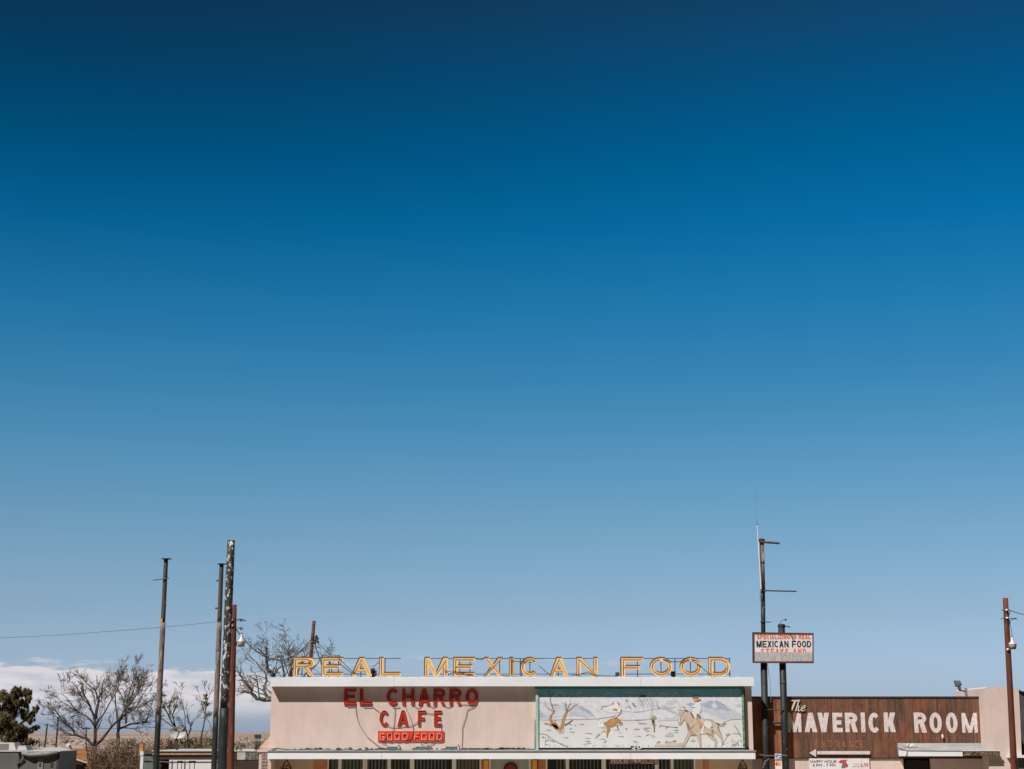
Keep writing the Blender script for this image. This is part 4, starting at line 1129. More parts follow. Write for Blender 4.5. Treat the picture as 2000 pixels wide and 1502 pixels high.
# card sign between the poles
YD = YP - .1
cd = empty('card_sign', P(1520, 1502, YD), 'small white vertical sign of payment card marks beside the right green pole', 'sign')
q = MB(); x0, x1 = X(1513.8, 1490, YD), X(1526.8, 1490, YD); q.box(x0, x1, YD, YD + .015, Z(1510, YD), Z(1472.3, YD)); q.build('plate', m_signw, cd)
m_blue = mat('blue_print', (.02, .22, .50), rough=.5); m_redp = mat('red_print', (.75, .03, .04), rough=.5); m_orp = mat('orange_print', (.90, .35, .05), rough=.5)
q = MB(); plate(q, [wpoly([(1514.6, 1474), (1526, 1474), (1526, 1475.6), (1521, 1476), (1516, 1480), (1514.6, 1480)], YD)], YD - .004); plate(q, [wpoly([(1519, 1480.5), (1526, 1476.5), (1526, 1480.5)], YD)], YD - .004)
plate(q, [wpoly([(1514.6, 1481.6), (1526, 1481.6), (1526, 1482.8), (1514.6, 1482.8)], YD)], YD - .004); q.build('blue_print', m_blue, cd)
for k_, (uu, mm, dy) in enumerate(((1517.5, m_redp, .004), (1521.8, m_orp, .007))):
    c_ = P(uu, 1492, YD); rr = .062; q = MB(); plate(q, [[(c_.x + rr * cos(i * pi / 8), c_.z + rr * sin(i * pi / 8)) for i in range(16)]], YD - dy); q.build('disc_print', mm, cd)
q = MB(); plate(q, [wpoly([(1515.5, 1486), (1524.5, 1486), (1524.5, 1487), (1515.5, 1487)], YD)], YD - .004); q.build('orange_print', m_orp, cd)

# ------------------------------------------------------------------ brown boarded building
YN = 57.74
bb = empty('boarded_building', (X(1700, 1400, YN), YN, 0), 'low building faced with weathered brown vertical boards above pink stucco', 'building')
ORX = X(1551, 1440, YN) - X(1700, 1400, YN)
m_wood = wood_mat()
bx0, bx1 = X(1466, 1400, YN), X(1926, 1400, YN)
zt, zl = Z(1362.6, YN), Z(1480, YN)
q = MB(); q.box(bx0, bx1, YN, YN + .12, zl, zt); q.build('board_facing', m_wood, bb)
q = MB(); q.box(bx0, bx1 + .01, YN - .035, YN + .16, zt + .001, zt + .045); q.build('top_trim', m_steel, bb)
q = MB(); q.box(bx0, bx1, YN - .02, YN + .01, zl - .03, zl - .001); q.build('bottom_trim', m_tar_shadow, bb)
q = MB(); q.box(bx0, X(1765, 1490, YN), YN + .03, YN + .2, 0, zl - .002); q.box(X(1765, 1490, YN) + .001, bx1, YN + .03, YN + .2, 2.86, zl - .002)
q.box(X(1818, 1490, YN), bx1, YN + .03, YN + .2, 0, 2.859); q.box(bx0, bx1, YN + 9, YN + 9.2, 0, zt - .7); q.box(bx1 - .2, bx1, YN + .21, YN + 8.9, 0, zt - .7)
q.build('lower_wall', m_pink, bb)
q = MB(); q.box(X(1765, 1490, YN) + .002, X(1818, 1490, YN) - .002, YN + .14, YN + .2, 0, 2.5); q.box(X(1769, 1490, YN), X(1814, 1490, YN), YN + .12, YN + .139, 0, Z(1485, YN)); q.build('door', m_dark, bb)
q = MB(); q.box(bx0, bx1 - .2, YN + .13, YN + 9, zt - 1, zt - .9); q.build('roof', m_roofgrey, bb)
for word in (0, 1):
  q = MB(); plates(q, [letter_px(c, u0, v0, u1, v1, 6.4 if c == 'M' else 8.2, YN) for c, u0, v0, u1, v1 in (
    ('M', 1538, 1392, 1565.6, 1430), ('A', 1571.8, 1392, 1596.4, 1430), ('V', 1597.6, 1392, 1620.4, 1430), ('E', 1626.8, 1392, 1646.3, 1430), ('R', 1651.4, 1392, 1675.6, 1430), ('I', 1681.5, 1391.6, 1691.5, 1430.4),
    ('C', 1697, 1392, 1720, 1431), ('K', 1727.4, 1391.6, 1750.4, 1430), ('R', 1786.2, 1391.6, 1810.4, 1431), ('O', 1816.4, 1391.6, 1840.5, 1431.6), ('O', 1848.6, 1391.6, 1871.3, 1431.6), ('M', 1879.6, 1392.4, 1910, 1431)) if (u0 > 1770) == bool(word)], YN - .004)
  q.build('painted_lettering', m_paintw, bb)
q = MB()
for c, u in zip('ENTRANCE', (1591, 1604, 1618, 1632, 1645, 1658.5, 1671, 1683)): plate(q, letter_px(c, u, 1446, u + 7.6, 1460.5, 1.9, YN), YN - .003)
q.build('faded_lettering', m_faint, bb)
# script "The"
yt = YN - .05
def zt3(x, y_): return 1520 + x / 7.692, 1340 + y_ / 7.692
sc_ = []
for pts, w_ in (([(172, 215), (245, 222), (320, 218)], [12, 26]), ([(258, 220), (228, 290), (198, 368)], [30, 26]), ([(308, 225), (285, 300), (262, 372)], [18, 19]), ([(268, 340), (290, 300), (310, 298), (306, 330), (298, 368), (318, 372)], [8, 20]),
                ([(318, 372), (350, 345), (352, 330)], [8, 10]), ([(352, 345), (392, 330), (410, 300), (385, 292), (352, 330), (345, 362), (370, 376), (415, 350)], [10, 14, 9, 11, 18, 17, 11, 6])):
    sc_.append(stroke(pts, w_, yt, zt3))
q = MB()
for i, s_ in enumerate(sc_): plate(q, s_, yt - .002 * i, .015)
q.build('script_lettering', mat('cream_script_letters', (.72, .67, .56), (.60, .55, .45), 8, rough=.6), bb)
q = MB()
for i, s_ in enumerate(sc_): plate(q, [[(x + .035, z - .03) for x, z in p_] for p_ in s_], yt + .02 + .002 * i)  # dark offset copy paints the cast shadow of the script
q.build('script_drop_shadow', m_tar_shadow, bb)
# arrow board
YA = YN - .07
ar = empty('arrow_board', (X(1640, 1470, YA), YA, Z(1479, YA)), 'white wooden arrow pointing left across the foot of the brown boards', 'sign')
q = MB(); q.prism(wpoly([(1581, 1471), (1594, 1463.3), (1594, 1478.6)], YA), YA, YN - .005); q.build('arrow_head', m_paintw if False else mat('greyish_white_board', (.70, .64, .62), (.60, .54, .52), 4, rough=.7), ar)
q = MB(); q.prism(wpoly([(1596, 1467), (1699.5, 1467), (1699.5, 1473.4), (1596, 1473.4)], YA), YA, YN - .005); q.build('arrow_shaft', MATS['greyish_white_board'], ar)
# poster banner
YO = YN - .03
po = empty('banner', (X(1640, 1490, YO), YO, Z(1510, YO)), 'white banner with black and red print below the arrow', 'banner')
q = MB(); q.box(X(1580.4, 1490, YO), X(1698, 1490, YO), YO, YO + .02, Z(1512, YO), Z(1481.3, YO)); q.build('sheet', m_signw, po)


def btext(s, u0, u1, v0, v1, Y, m, name, parent, dy=.006):
    cu = bpy.data.curves.new(name, 'FONT'); cu.body = s; cu.size = 1; o = bpy.data.objects.new(name, cu); COL.objects.link(o)
    dg = bpy.context.evaluated_depsgraph_get(); me = bpy.data.meshes.new_from_object(o.evaluated_get(dg)); bpy.data.objects.remove(o)
    xs = [v.co.x for v in me.vertices]; ys = [v.co.y for v in me.vertices]
    a_ = P(u0, v1, Y); b_ = P(u1, v0, Y); q = MB()
    q.add([(a_.x + (v.co.x - min(xs)) / (max(xs) - min(xs)) * (b_.x - a_.x), Y - dy, a_.z + (v.co.y - min(ys)) / (max(ys) - min(ys)) * (b_.z - a_.z)) for v in me.vertices], [tuple(p_.vertices) for p_ in me.polygons])
    return q.build(name, m, parent)


btext('HAPPY HOUR', 1583, 1634, 1484.6, 1490.4, YO, m_blk, 'lettering', po); btext('4 PM - 7 PM', 1587, 1631, 1492, 1497.6, YO, m_blk, 'lettering', po)
btext('6.99', 1681, 1695.5, 1490.5, 1498, YO, m_redp, 'price_lettering', po); btext('PACK', 1667, 1678, 1491.4, 1493, YO, m_blk, 'lettering', po); btext('BOTTLES', 1665.5, 1679, 1496, 1498, YO, m_blk, 'lettering', po)
q = MB(); plate(q, [wpoly([(1637, 1488), (1643, 1484), (1655, 1484), (1652, 1488), (1657, 1495), (1654, 1500), (1646, 1490), (1641, 1491)], YO)], YO - .004); q.build('printed_picture', m_redp, po)
q = MB(); plate(q, [wpoly([(1645, 1484.5), (1649, 1486), (1652, 1494), (1651, 1500), (1643, 1500), (1645, 1492)], YO)], YO - .007); q.build('printed_picture', mat('slate_print', (.12, .16, .20), rough=.6), po)

# awning over the side door
YV = 56.75
av = empty('awning', (X(1850, 1460, YN), YN, Z(1460, YN)), 'small flat white awning with a bare rotted end below the painted lettering', 'awning')
ax0, ax1, ax2 = X(1755.5, 1470, YV), X(1880, 1470, YV), X(1953, 1470, YV)
q = MB(); zf = Z(1467.4, YV); zbk = Z(1451.5, YN)
q.hexa([(ax0, YV + .04, zf - .12), (ax2, YV + .04, zf - .12), (ax2, YV + .04, zf), (ax0, YV + .04, zf)], [(X(1752.8, 1455, YN), YN - .004, zf - .12), (X(1926, 1455, YN), YN - .004, zf - .12), (X(1926, 1455, YN), YN - .004, zbk), (X(1752.8, 1455, YN), YN - .004, zbk)])
q.build('awning_roof', m_roofgrey, av)
q = MB(); q.box(ax0, ax1, YV, YV + .038, Z(1477, YV), zf + .015); q.build('fascia', m_white, av)
q = MB(); q.box(ax1 + .002, ax2, YV + .01, YV + .038, Z(1475.8, YV), zf + .005); q.build('bare_fascia', mat('rotted_wood', (.20, .13, .08), (.05, .03, .02), 9, .4, .6, rough=.9, c3=(.42, .32, .22), lo3=.58, hi3=.66, scale3=14), av)
q = MB(); q.box(ax1 - .01, ax2 + .01, YV - .01, YV + .036, zf + .006, zf + .035); q.build('edge_trim', m_whited, av)
q = MB(); cable(q, [P(1755, 1460.5, YV + .3), P(1771, 1467, YV), P(1772, 1472, YV - .01), P(1770, 1477, YV - .01)], .014); cable(q, [P(1771, 1466.6, YV), P(1830, 1467, YV), P(1885, 1467.2, YV)], .012)
q.build('loose_cable', m_wire, av)
q = MB(); r = random.Random(4)
for i in range(7):
    a_ = radians(i * 51); c_ = P(1776, 1459, YV + .4); q.tube([c_, c_ + Vector((.22 * cos(a_), .1 * sin(a_), .04 + .09 * abs(sin(a_ * 1.3)))), c_ + Vector((.26 * cos(a_) + .05, .1, -.02))], .016, 5)
st = q.build('star_ornament', m_ceram, av)
q = MB(); c_ = P(1840.5, 1438, YN - .05); q.lathe(c_ + Vector((0, -.03, 0)), [(.02, -.08), (.04, -.02), (.03, .04), (.012, .07)], 8); q.build('bell_fitting', m_whited, bb)

# pink pillar
YI = 57.0
pi_ = empty('pink_pillar', (X(1960, 1450, YI), YI, 0), 'thick pink stucco pillar wall at the far end of the brown boards', 'pillar')
q = MB(); o_ = [(1922.5, 1344.5), (1929, 1341.6), (1958, 1342.2), (1984, 1344.4), (1989.8, 1348), (1992.5, 1400), (1996.5, 1502)]
tp = [(P(u, v, YI).x, P(u, v, YI).z) for u, v in o_]
a_, b_ = P(1996.5, 1502, YI), P(1992.5, 1400, YI); l_, l2 = P(1922.5, 1344.5, YI), P(1932, 1502, YI)
kx = (b_.x - a_.x) / (b_.z - a_.z)
pts = tp[:-1] + [(a_.x - kx * a_.z, 0), (l2.x, 0), (l2.x, l2.z), (P(1928, 1450, YI).x, P(1928, 1450, YI).z)]
q.prism(pts, YI, YN + 3); q.build('pillar_wall', m_pink, pi_)
q = MB(); q.prism([(x, z) for x, z in ((X(1924, 1470, YI) - .05, Z(1457, YI)), (X(1932, 1470, YI), Z(1457, YI)), (X(1932, 1470, YI), Z(1459, YI)), (X(1924, 1470, YI), Z(1459, YI)))], YI + .1, YI + .3)
q = MB(); q.box(X(1971, 1478, YI - .3), X(2030, 1478, YI - .3), YI - .35, YI - .003, Z(1480, YI - .3), Z(1475, YI - .3)); q.build('ledge', m_whited, pi_)
# parapet lump behind, grey building beyond right
q = MB(); q.prism(wpoly([(1909, 1361), (1909.5, 1353), (1916, 1350), (1930, 1346), (1930, 1361)], YN + .5), YN + .5, YN + 3); q.build('rear_parapet', m_pink, pi_)
gw = empty('grey_building', (X(2030, 1450, 60), 60, 0), 'dark grey wall at the far right edge beyond the pink pillar', 'building')
q = MB(); q.prism(wpoly([(1985, 1345.5), (1995, 1351), (2060, 1351), (2060, 1560), (1985, 1560)], 60), 60, 66); q.build('wall', mat('dark_grey_render', (.085, .08, .085), (.06, .055, .06), 2, rough=.9), gw)
q = MB(); a_ = wpoly([(1984, 1345), (1995.5, 1350.2), (2061, 1350.2), (2061, 1352), (1995, 1352)], 59.97); q.prism(a_, 59.9, 66.02); q.build('coping', m_steel, gw)
# dark lower panel right of the pole
q = MB(); q.box(X(1989, 1490, YI - .1), X(2040, 1490, YI - .1), YI - .12, YI - .002, 0, Z(1481, YI - .1)); q.build('shutter', mat('grey_shutter', (.10, .10, .11), rough=.7), gw)

# floodlight on the roof edge
fl = empty('roof_floodlight', P(1887, 1359, YN + .4), 'small grey floodlight on a bent arm above the brown boards', 'floodlight')
yf_ = YN + .4
q = MB(); q.box(P(1884.8, 1350, yf_).x, P(1888.8, 1350, yf_).x, yf_ - .05, yf_ + .06, Z(1372, yf_), Z(1344, yf_)); q.build('post', m_galv, fl)
q = MB(); q.tube([P(1885, 1350.5, yf_), P(1880, 1348.5, yf_), P(1875, 1348.5, yf_), P(1872.5, 1346, yf_), P(1872, 1341, yf_)], .028, 6); q.tube([P(1874.5, 1348, yf_), P(1876, 1345, yf_), P(1875, 1341, yf_)], .022, 6); q.build('arm', m_steel, fl)
q = MB()
fa = [P(u, v, yf_ - .12) for u, v in ((1864, 1337), (1872.5, 1339.6), (1871, 1330.5), (1862, 1329.5))]; ba = [P(u, v, yf_ + .16) for u, v in ((1869, 1336.5), (1877.5, 1336), (1876, 1329.5), (1867.5, 1328.6))]
q.hexa([tuple(p_) for p_ in fa], [tuple(p_) for p_ in ba]); hd = q.build('head', m_galv, fl)
q = MB(); ce = sum(fa, Vector()) / 4; q.add([tuple(ce.lerp(p_, .72) + Vector((0, -.01, 0))) for p_ in fa], [(0, 1, 2, 3)]); q.build('lens', mat('dim_lens_glass', (.12, .15, .15), rough=.1), hd)
q = MB(); q.tube([P(1865, 1339.5, yf_ - .1), P(1873, 1340.4, yf_ - .1), P(1877.5, 1336.5, yf_ + .1)], .03, 6); q.build('yoke', m_steel, hd)

# ------------------------------------------------------------------ standing poles on the left
def big_pole(name, lab, u0, v0, u1, v1, Y, segs, cat='pole'):
    """segs: (v_from, v_to or None=ground, width_px, material)"""
    a_ = P(u0, v0, Y); b_ = P(u1, v1, Y); kx_ = (b_.x - a_.x) / (b_.z - a_.z)
    e = empty(name, (a_.x - kx_ * a_.z, Y, 0), lab, cat)
    for i, (va, vb, wa, wb, m) in enumerate(segs):
        za = Z(va, Y); z2 = 0 if vb is None else Z(vb, Y); q = MB()
        n = 10; pts = [(a_.x + kx_ * (za + (z2 - za) * t / n - a_.z), Y, za + (z2 - za) * t / n) for t in range(n + 1)]
        q.tube(pts, [pr(wa + (wb - wa) * t / n, Y) for t in range(n + 1)], 16)
        q.build('upper_shaft' if i == 0 and len(segs) > 1 else 'lower_shaft' if len(segs) > 1 else 'shaft', m, e, True)
    return e, (lambda v: a_.x + kx_ * (Z(v, Y) - a_.z))


YAp = 60.0
e, fx = big_pole('sign_pole', 'slim weathered pole with a flat plate and slanting bar, standing alone', 324.3, 1092, 304.6, 1498, YAp,
                 [(1092, 1216, 8.2, 8.6, m_bare2), (1216, 1396, 9.8, 10.6, m_bare), (1396, None, 10.8, 11.4, m_green)])
q = MB(); c_ = P(325, 1091.6, YAp); q.lathe(c_, [(.19, -.012), (.19, .012)], 18); q.build('top_plate', m_steel, e)
q = MB(); q.tube([P(298.4, 1133, YAp - .12), P(330, 1129.2, YAp - .12)], pr(2, YAp), 6); q.build('cross_bar', m_steel, e)
q = MB()
for v in (1126, 1182): c_ = P(325 - (v - 1092) * .0485 + 2.5, v, YAp); q.lathe(c_, [(.03, -.03), (.03, .03)], 8)
q.build('bolt', m_steel, e)
q = MB(); c_ = P(317.5, 1212, YAp); q.tube([c_ + Vector((0, 0, -.09)), c_ + Vector((0, 0, .10))], pr(8.9, YAp), 16); q.build('yellow_mark', mat('yellow_paint_mark', (.62, .36, .05), (.30, .2, .1), 10, .45, .6), e)
YBp = 59.6
e, fx = big_pole('sign_pole', 'slim weathered pole with a flat top plate just left of the peeling black pole', 432.8, 1102, 418, 1498, YBp,
                 [(1102, 1216, 8.2, 8.6, m_bare2), (1216, 1400, 9.8, 10.4, m_bare), (1400, None, 10.6, 11, m_green)])
q = MB(); c_ = P(433.2, 1101.6, YBp); q.lathe(c_, [(.17, -.012), (.17, .012)], 18); q.build('top_plate', m_steel, e)
q = MB()
for v in (1134, 1188): c_ = P(432.8 - (v - 1102) * .037 - 4.6, v, YBp); q.tube([c_, c_ + Vector((-.09, 0, 0))], .03, 8)
q.build('bolt', m_steel, e)
YCp = 56.9
e, fx = big_pole('sign_pole', 'thick black pole with peeling white patches and a dark green lower sleeve', 451.5, 1055.5, 433.6, 1498, YCp,
                 [(1055.5, 1383, 14.6, 16.6, m_peel), (1383, None, 17.8, 18.6, m_green)])
YDp = 59.0
e, fx = big_pole('lamp_pole', 'rust red pole crowded against the thick black pole', 457.5, 1181, 450.6, 1498, YDp, [(1181, None, 9.6, 13.8, m_rust)])
q = MB()
for v in (1211, 1222): c_ = P(453, v, YDp - .12); q.lathe(c_, [(.035, -.03), (.05, 0), (.035, .03)], 10)
q.build('insulator', m_ceram, e)
q = MB()
for v in (1209, 1212, 1225.5, 1228): q.tube([P(459, v, YDp - .1), P(472, v + .8, YDp - .1), P(481 if v < 1215 and v > 1210 else 476, v + 1, YDp - .1)], .010, 5); q.tube([P(469, v + .6, YDp - .1), P(472, v + .8, YDp - .1)], .03, 6)
q.tube([P(455, 1209, YDp - .1), P(481, 1211.5, YDp - .1)], .012, 5); q.build('line_fitting', m_wire, e)
YEp = 76.0
e, fx = big_pole('utility_pole', 'red brown wooden pole rising behind the yellow letter R', 613.4, 1212.5, 603, 1330, YEp, [(1212.5, None, 6.4, 9.5, m_rust)])
q = MB()
for v in (1219, 1235, 1253): c_ = P(613.4 - (v - 1212.5) * .0885, v, YEp); q.lathe(c_, [(pr(8, YEp), -.02), (pr(8, YEp), .02)], 10)
q.build('band', m_galv, e)
q = MB()
for du, dv in ((0, 0), (3, 2), (5, -3), (2, -6), (6, 4), (0, 6)): c_ = P(615 + du, 1250 + dv, YEp - .1); q.lathe(c_, [(.05, -.06), (.07, 0), (.04, .07)], 7)
q.tube([P(612, 1252, YEp - .1), P(620, 1245, YEp - .1), P(619, 1240, YEp - .1), P(616, 1242, YEp - .1)], .02, 5); q.build('insulator_cluster', m_steel, e)
YFp = 51.0
e, fx = big_pole('lamp_pole', 'leaning rust brown pole in front of the pink pillar at the right', 1963.6, 1168, 1980.6, 1498, YFp, [(1168, None, 9.8, 13.2, m_rust)])
q = MB()
for v, u in ((1191.5, 1966), (1207, 1967), (1268.5, 1968.2)): c_ = P(u, v, YFp - .12); q.lathe(c_, [(.03, -.03), (.045, 0), (.03, .03)], 10)
q.build('insulator', m_ceram, e)
q = MB(); q.tube([P(1956, 1192, YFp - .1), P(1969, 1191.5, YFp - .1)], .012, 5); q.tube([P(1954, 1208.5, YFp - .1), P(1985, 1207.5, YFp - .1)], .010, 5)
q.tube([P(1971, 1202, YFp - .05), P(1973.5, 1192, YFp - .05)], .012, 5); q.tube([P(1971, 1214, YFp - .05), P(1975, 1228, YFp - .05), P(1977, 1243, YFp - .05)], .008, 5)
q.tube([P(1970, 1213, YFp - .05), P(1978, 1209.5, YFp - .05), P(1986, 1208.5, YFp - .05)], .012, 5); q.build('line_fitting', m_wire, e)
q = MB(); c_ = P(1969, 1214, YFp - .1); q.tube([c_, c_ + Vector((.05, 0, -.06))], .05, 6); q.build('clamp', m_steel, e)


# yard lights
def yard_light(u, v0, v1, wpx, Y, lab, su):
    e = empty('yard_light', P(u, v1, Y), lab, 'lamp', 'yard lights on the rust coloured poles')
    c_ = P(u, v1, Y); H = P(u, v0, Y).z - c_.z; R_ = pr(wpx, Y)
    q = MB(); q.lathe(c_, [(R_ * .80, 0), (R_, H * .30), (R_, H * .36)], 20); q.build('refractor', mat('ribbed_lamp_glass', (.52, .48, .42), (.42, .38, .33), 20, rough=.25), e, True)
    q = MB(); q.lathe(c_, [(R_ * 1.04, H * .345), (R_ * 1.04, H * .40), (R_ * .72, H * .52), (R_ * .40, H * .60), (R_ * .38, H * .80), (R_ * .30, H * .90)], 20); q.build('housing', m_alu, e, True)
    q = MB(); q.lathe(c_, [(R_ * .22, H * .90), (R_ * .22, H)], 10); q.build('photocell', mat('blue_grey_photocell', (.07, .10, .16), rough=.4), e)
    q = MB(); a_ = P(su, v1 - 4, Y); q.tube([c_ + Vector((0, .02, H * .45)), Vector((a_.x + .02, Y + .05, c_.z + H * .38)), Vector((a_.x, Y + .05, c_.z + .02)), Vector((a_.x - .05, Y, c_.z - .05))], .022, 6); q.build('arm', m_steel, e)


yard_light(471.2, 1236, 1263.5, 14.6, YDp - .3, 'silver yard lamp on the rust red pole beside the thick black pole', 461)
yard_light(1978.2, 1242, 1268, 14.6, YFp - .1, 'silver yard lamp on the leaning rust pole by the pink pillar', 1970)


# overhead lines
def line(pts, r, sag, lab, name='overhead_cable', cat='cable', n=18, m=None):
    q = MB(); cable(q, pts, r, sag, n); o = q.build(name, m or m_wire, org=pts[0]); tag(o, lab, cat); return o


line([P(-40, 1247, 60), P(200, 1234, 59), P(452.5, 1211, YDp - .15)], .010, .03, 'thin pale cable from the left edge past the slim poles to the rust pole', m=m_wirew)
line([P(456.5, 1222.5, YDp - .1), P(610.5, 1245, YEp - .1)], .020, 1.15, 'drooping black cable between the rust lamp pole and the pole behind the yellow R')
line([P(618, 1252, YEp), P(660, 1290, 68), P(690, 1316, 60)], .016, .05, 'black cable slanting from the pole behind the R down to the letter A')
line([P(614, 1255, YEp), P(626, 1290, 69), P(634, 1318, 60)], .024, .05, 'thick black cable dropping steeply from the pole to the letter E')
line([P(613, 1262, YEp), P(600, 1277, 66), P(588, 1300, 59)], .014, .05, 'black cable dropping from the pole to the roof behind the letter R')
line([P(1970, 1191, YFp), P(2040, 1200, 60)], .012, .1, 'thin cable leaving the top of the leaning rust pole to the right')
line([P(75, 1413, 110), P(300, 1420, 110), P(460, 1424, 112)], .014, .2, 'faint power line low over the plain between the bare trees')

# ------------------------------------------------------------------ trees
m_bark = mat('dark_bare_bark', (.075, .056, .045), (.045, .034, .028), 6, rough=.95)
m_twig = mat('grey_brown_twigs', (.16, .125, .10), (.10, .08, .065), 3, rough=.95)
m_barkp = mat('pale_bare_bark', (.28, .24, .20), (.08, .065, .055), 5, .42, .58, rough=.95)


def curve_pts(rng, p, d, L_, k, wob, up):
    pts = [p.copy()]; d = d.normalized()
    for i in range(k):
        d = (d + Vector((rng.gauss(0, wob), rng.gauss(0, wob), rng.gauss(0, wob) + up))).normalized()
        p = p + d * (L_ / k); pts.append(p.copy())
    return pts


def sprout(rng, q, pts, r0, r1, depth, L_, dens, spread, up, thin, wob=.09):
    """child branches along a parent path"""
    n = len(pts) - 1; tot = sum((pts[i + 1] - pts[i]).length for i in range(n)); k = max(1, int(tot * dens * rng.uniform(.8, 1.2)))
    for j in range(k):
        t = rng.uniform(.12, 1.0) * n; i = min(int(t), n - 1); f = t - i
        p = pts[i].lerp(pts[i + 1], f); pd = (pts[i + 1] - pts[i]).normalized()
        a_ = Vector((rng.gauss(0, 1), rng.gauss(0, 1) * .8, rng.gauss(0, 1))); a_ -= pd * a_.dot(pd)
        if a_.length < 1e-3: continue
        a_.normalize(); an = radians(rng.uniform(*spread)); d = pd * cos(an) + a_ * sin(an)
        l = L_ * rng.uniform(.5, 1.15) * (1 - .45 * t / n); rr = (r0 + (r1 - r0) * t / n) * rng.uniform(.42, .62); rr = max(rr, thin)
        cpts = curve_pts(rng, p, d, l, 4 if depth > 0 else 3, wob, up)
        q.tube(cpts, [max(rr * (1 - .75 * m / (len(cpts) - 1)), thin * .8) for m in range(len(cpts))], 4 if rr > .02 else 3, False)
        if depth > 0: sprout(rng, q, cpts, rr, rr * .3, depth - 1, L_ * .58, dens * 1.5, spread, up, thin, wob)


def bare_tree(name, lab, base, limbs, Y, f, sd, rt, depth=2, L_=.9, dens=2.2, mats=(m_bark, m_twig), up=.04, thin=.009, yj=.9, spread=(16, 46), group=None, tk=.6, wob=.08):
    """limbs: list of (zoom px polyline, r0, r1); f maps zoom px to photograph px"""
    rng = random.Random(sd); b_ = P(*f(*base), Y); b_.z = 0
    e = empty(name, b_, lab, 'tree', group)
    tr = MB(); cr = MB(); first = True
    for pts, r0, r1 in limbs:
        ty = rng.uniform(-yj, yj); n = len(pts); pp = []
        for i, (x, y_) in enumerate(pts):
            pp.append(P(*f(x, y_), Y + (0 if first else ty * i / max(1, n - 1))))
        if first: pp = [Vector((b_.x, Y, 0))] + pp
        # smooth
        sm = []
        for i in range(len(pp) - 1):
            for t in (0, .5): sm.append(pp[i].lerp(pp[i + 1], t) + Vector((rng.gauss(0, r0 * .25), 0, rng.gauss(0, r0 * .25))))
        sm.append(pp[-1]); rr = [r0 + (r1 - r0) * i / (len(sm) - 1) for i in range(len(sm))]
        rr = [x_ * tk for x_ in rr]
        tr.tube(sm, rr, 7)
        if not first or len(limbs) == 1: sprout(rng, cr, sm, r0 * .8 * tk, r1 * tk, depth, L_, dens, spread, up, thin, wob)
        first = False
    tr.build('trunk', mats[0], e, True); cr.build('crown', mats[1], e)
    return e


def z1(x, y_): return x / 6.667, 1280 + y_ / 6.667
def z2(x, y_): return 270 + x / 6.667, 1280 + y_ / 6.667
def z8(x, y_): return 440 + x / 6.258, 1200 + y_ / 6.258


Y1 = 84
bare_tree('bare_tree', 'wide leafless tree with forked limbs between the far posts and the slim pole', (1240, 1500), [
    ([(1242, 1400), (1240, 1180)], .26, .20), ([(1235, 1190), (1130, 1090), (980, 1020), (900, 930), (800, 820), (700, 720), (620, 660)], .13, .02),
    ([(1238, 1190), (1255, 950), (1240, 800), (1150, 620), (1080, 450), (1000, 330)], .16, .02), ([(1245, 930), (1130, 790), (1000, 720), (850, 640), (760, 560)], .09, .015),
    ([(1250, 820), (1285, 600), (1230, 450), (1120, 350), (1060, 290)], .10, .015), ([(1255, 900), (1380, 720), (1490, 520), (1560, 380), (1600, 280)], .07, .012),
    ([(1250, 1180), (1400, 1000), (1560, 820), (1680, 650), (1750, 420), (1780, 240)], .13, .02), ([(1285, 600), (1330, 420), (1350, 330)], .06, .01), ([(950, 980), (850, 900), (730, 800), (640, 760)], .05, .01),
    ([(1000, 720), (880, 560), (790, 480)], .05, .01), ([(1160, 1100), (1060, 1000), (970, 900)], .05, .01), ([(1140, 620), (1030, 520), (980, 470)], .05, .01)], Y1, z1, 41, .2, 3, 1.3, 3.4, up=.03)
bare_tree('bare_tree', 'leafless tree with a dense brownish crown just left of the slim lone pole', (1525, 1500), [
    ([(1520, 1300), (1535, 1000)], .22, .16), ([(1540, 1000), (1560, 850), (1640, 760), (1760, 690), (1900, 640), (1990, 520)], .11, .015), ([(1535, 1000), (1520, 760), (1500, 560), (1490, 430)], .12, .015),
    ([(1550, 950), (1700, 890), (1850, 880), (1980, 790)], .10, .02), ([(1640, 880), (1640, 700), (1590, 540), (1540, 440)], .09, .015), ([(1640, 720), (1680, 500), (1720, 330), (1700, 270)], .08, .012),
    ([(1680, 650), (1800, 480), (1850, 340), (1870, 290)], .07, .012), ([(1760, 690), (1860, 500), (1960, 380)], .06, .01), ([(1900, 880), (1960, 700), (2010, 480)], .06, .01), ([(1850, 880), (2000, 860), (2090, 800)], .05, .01)],
    Y1 + 3, z1, 42, .2, 3, 1.15, 3.7, spread=(20, 55), wob=.12, up=.05)
bare_tree('bare_tree', 'small bare tree with pale green buds between the slim pole and the large satellite dish', (490, 1100), [
    ([(490, 1050), (480, 930)], .12, .09), ([(480, 930), (400, 790), (340, 680), (310, 560), (330, 470)], .07, .012), ([(480, 930), (445, 780), (475, 690), (510, 560), (520, 500)], .06, .012),
    ([(450, 930), (300, 820), (180, 700)], .05, .01), ([(400, 790), (420, 640), (440, 520)], .04, .008)], 78, z2, 43, .1, 2, .7, 4.5)
bare_tree('bare_tree', 'thin twiggy tree just right of the large satellite dish', (660, 1200), [
    ([(660, 1150), (640, 1050)], .10, .07), ([(640, 1050), (610, 900), (600, 720), (560, 560), (540, 400)], .05, .006), ([(640, 1060), (690, 960), (650, 800), (620, 640)], .05, .008), ([(660, 1000), (720, 850), (830, 740)], .035, .008), ([(620, 1000), (560, 860), (480, 760)], .035, .008)], 80, z2, 44, .1, 2, .7, 4.5)
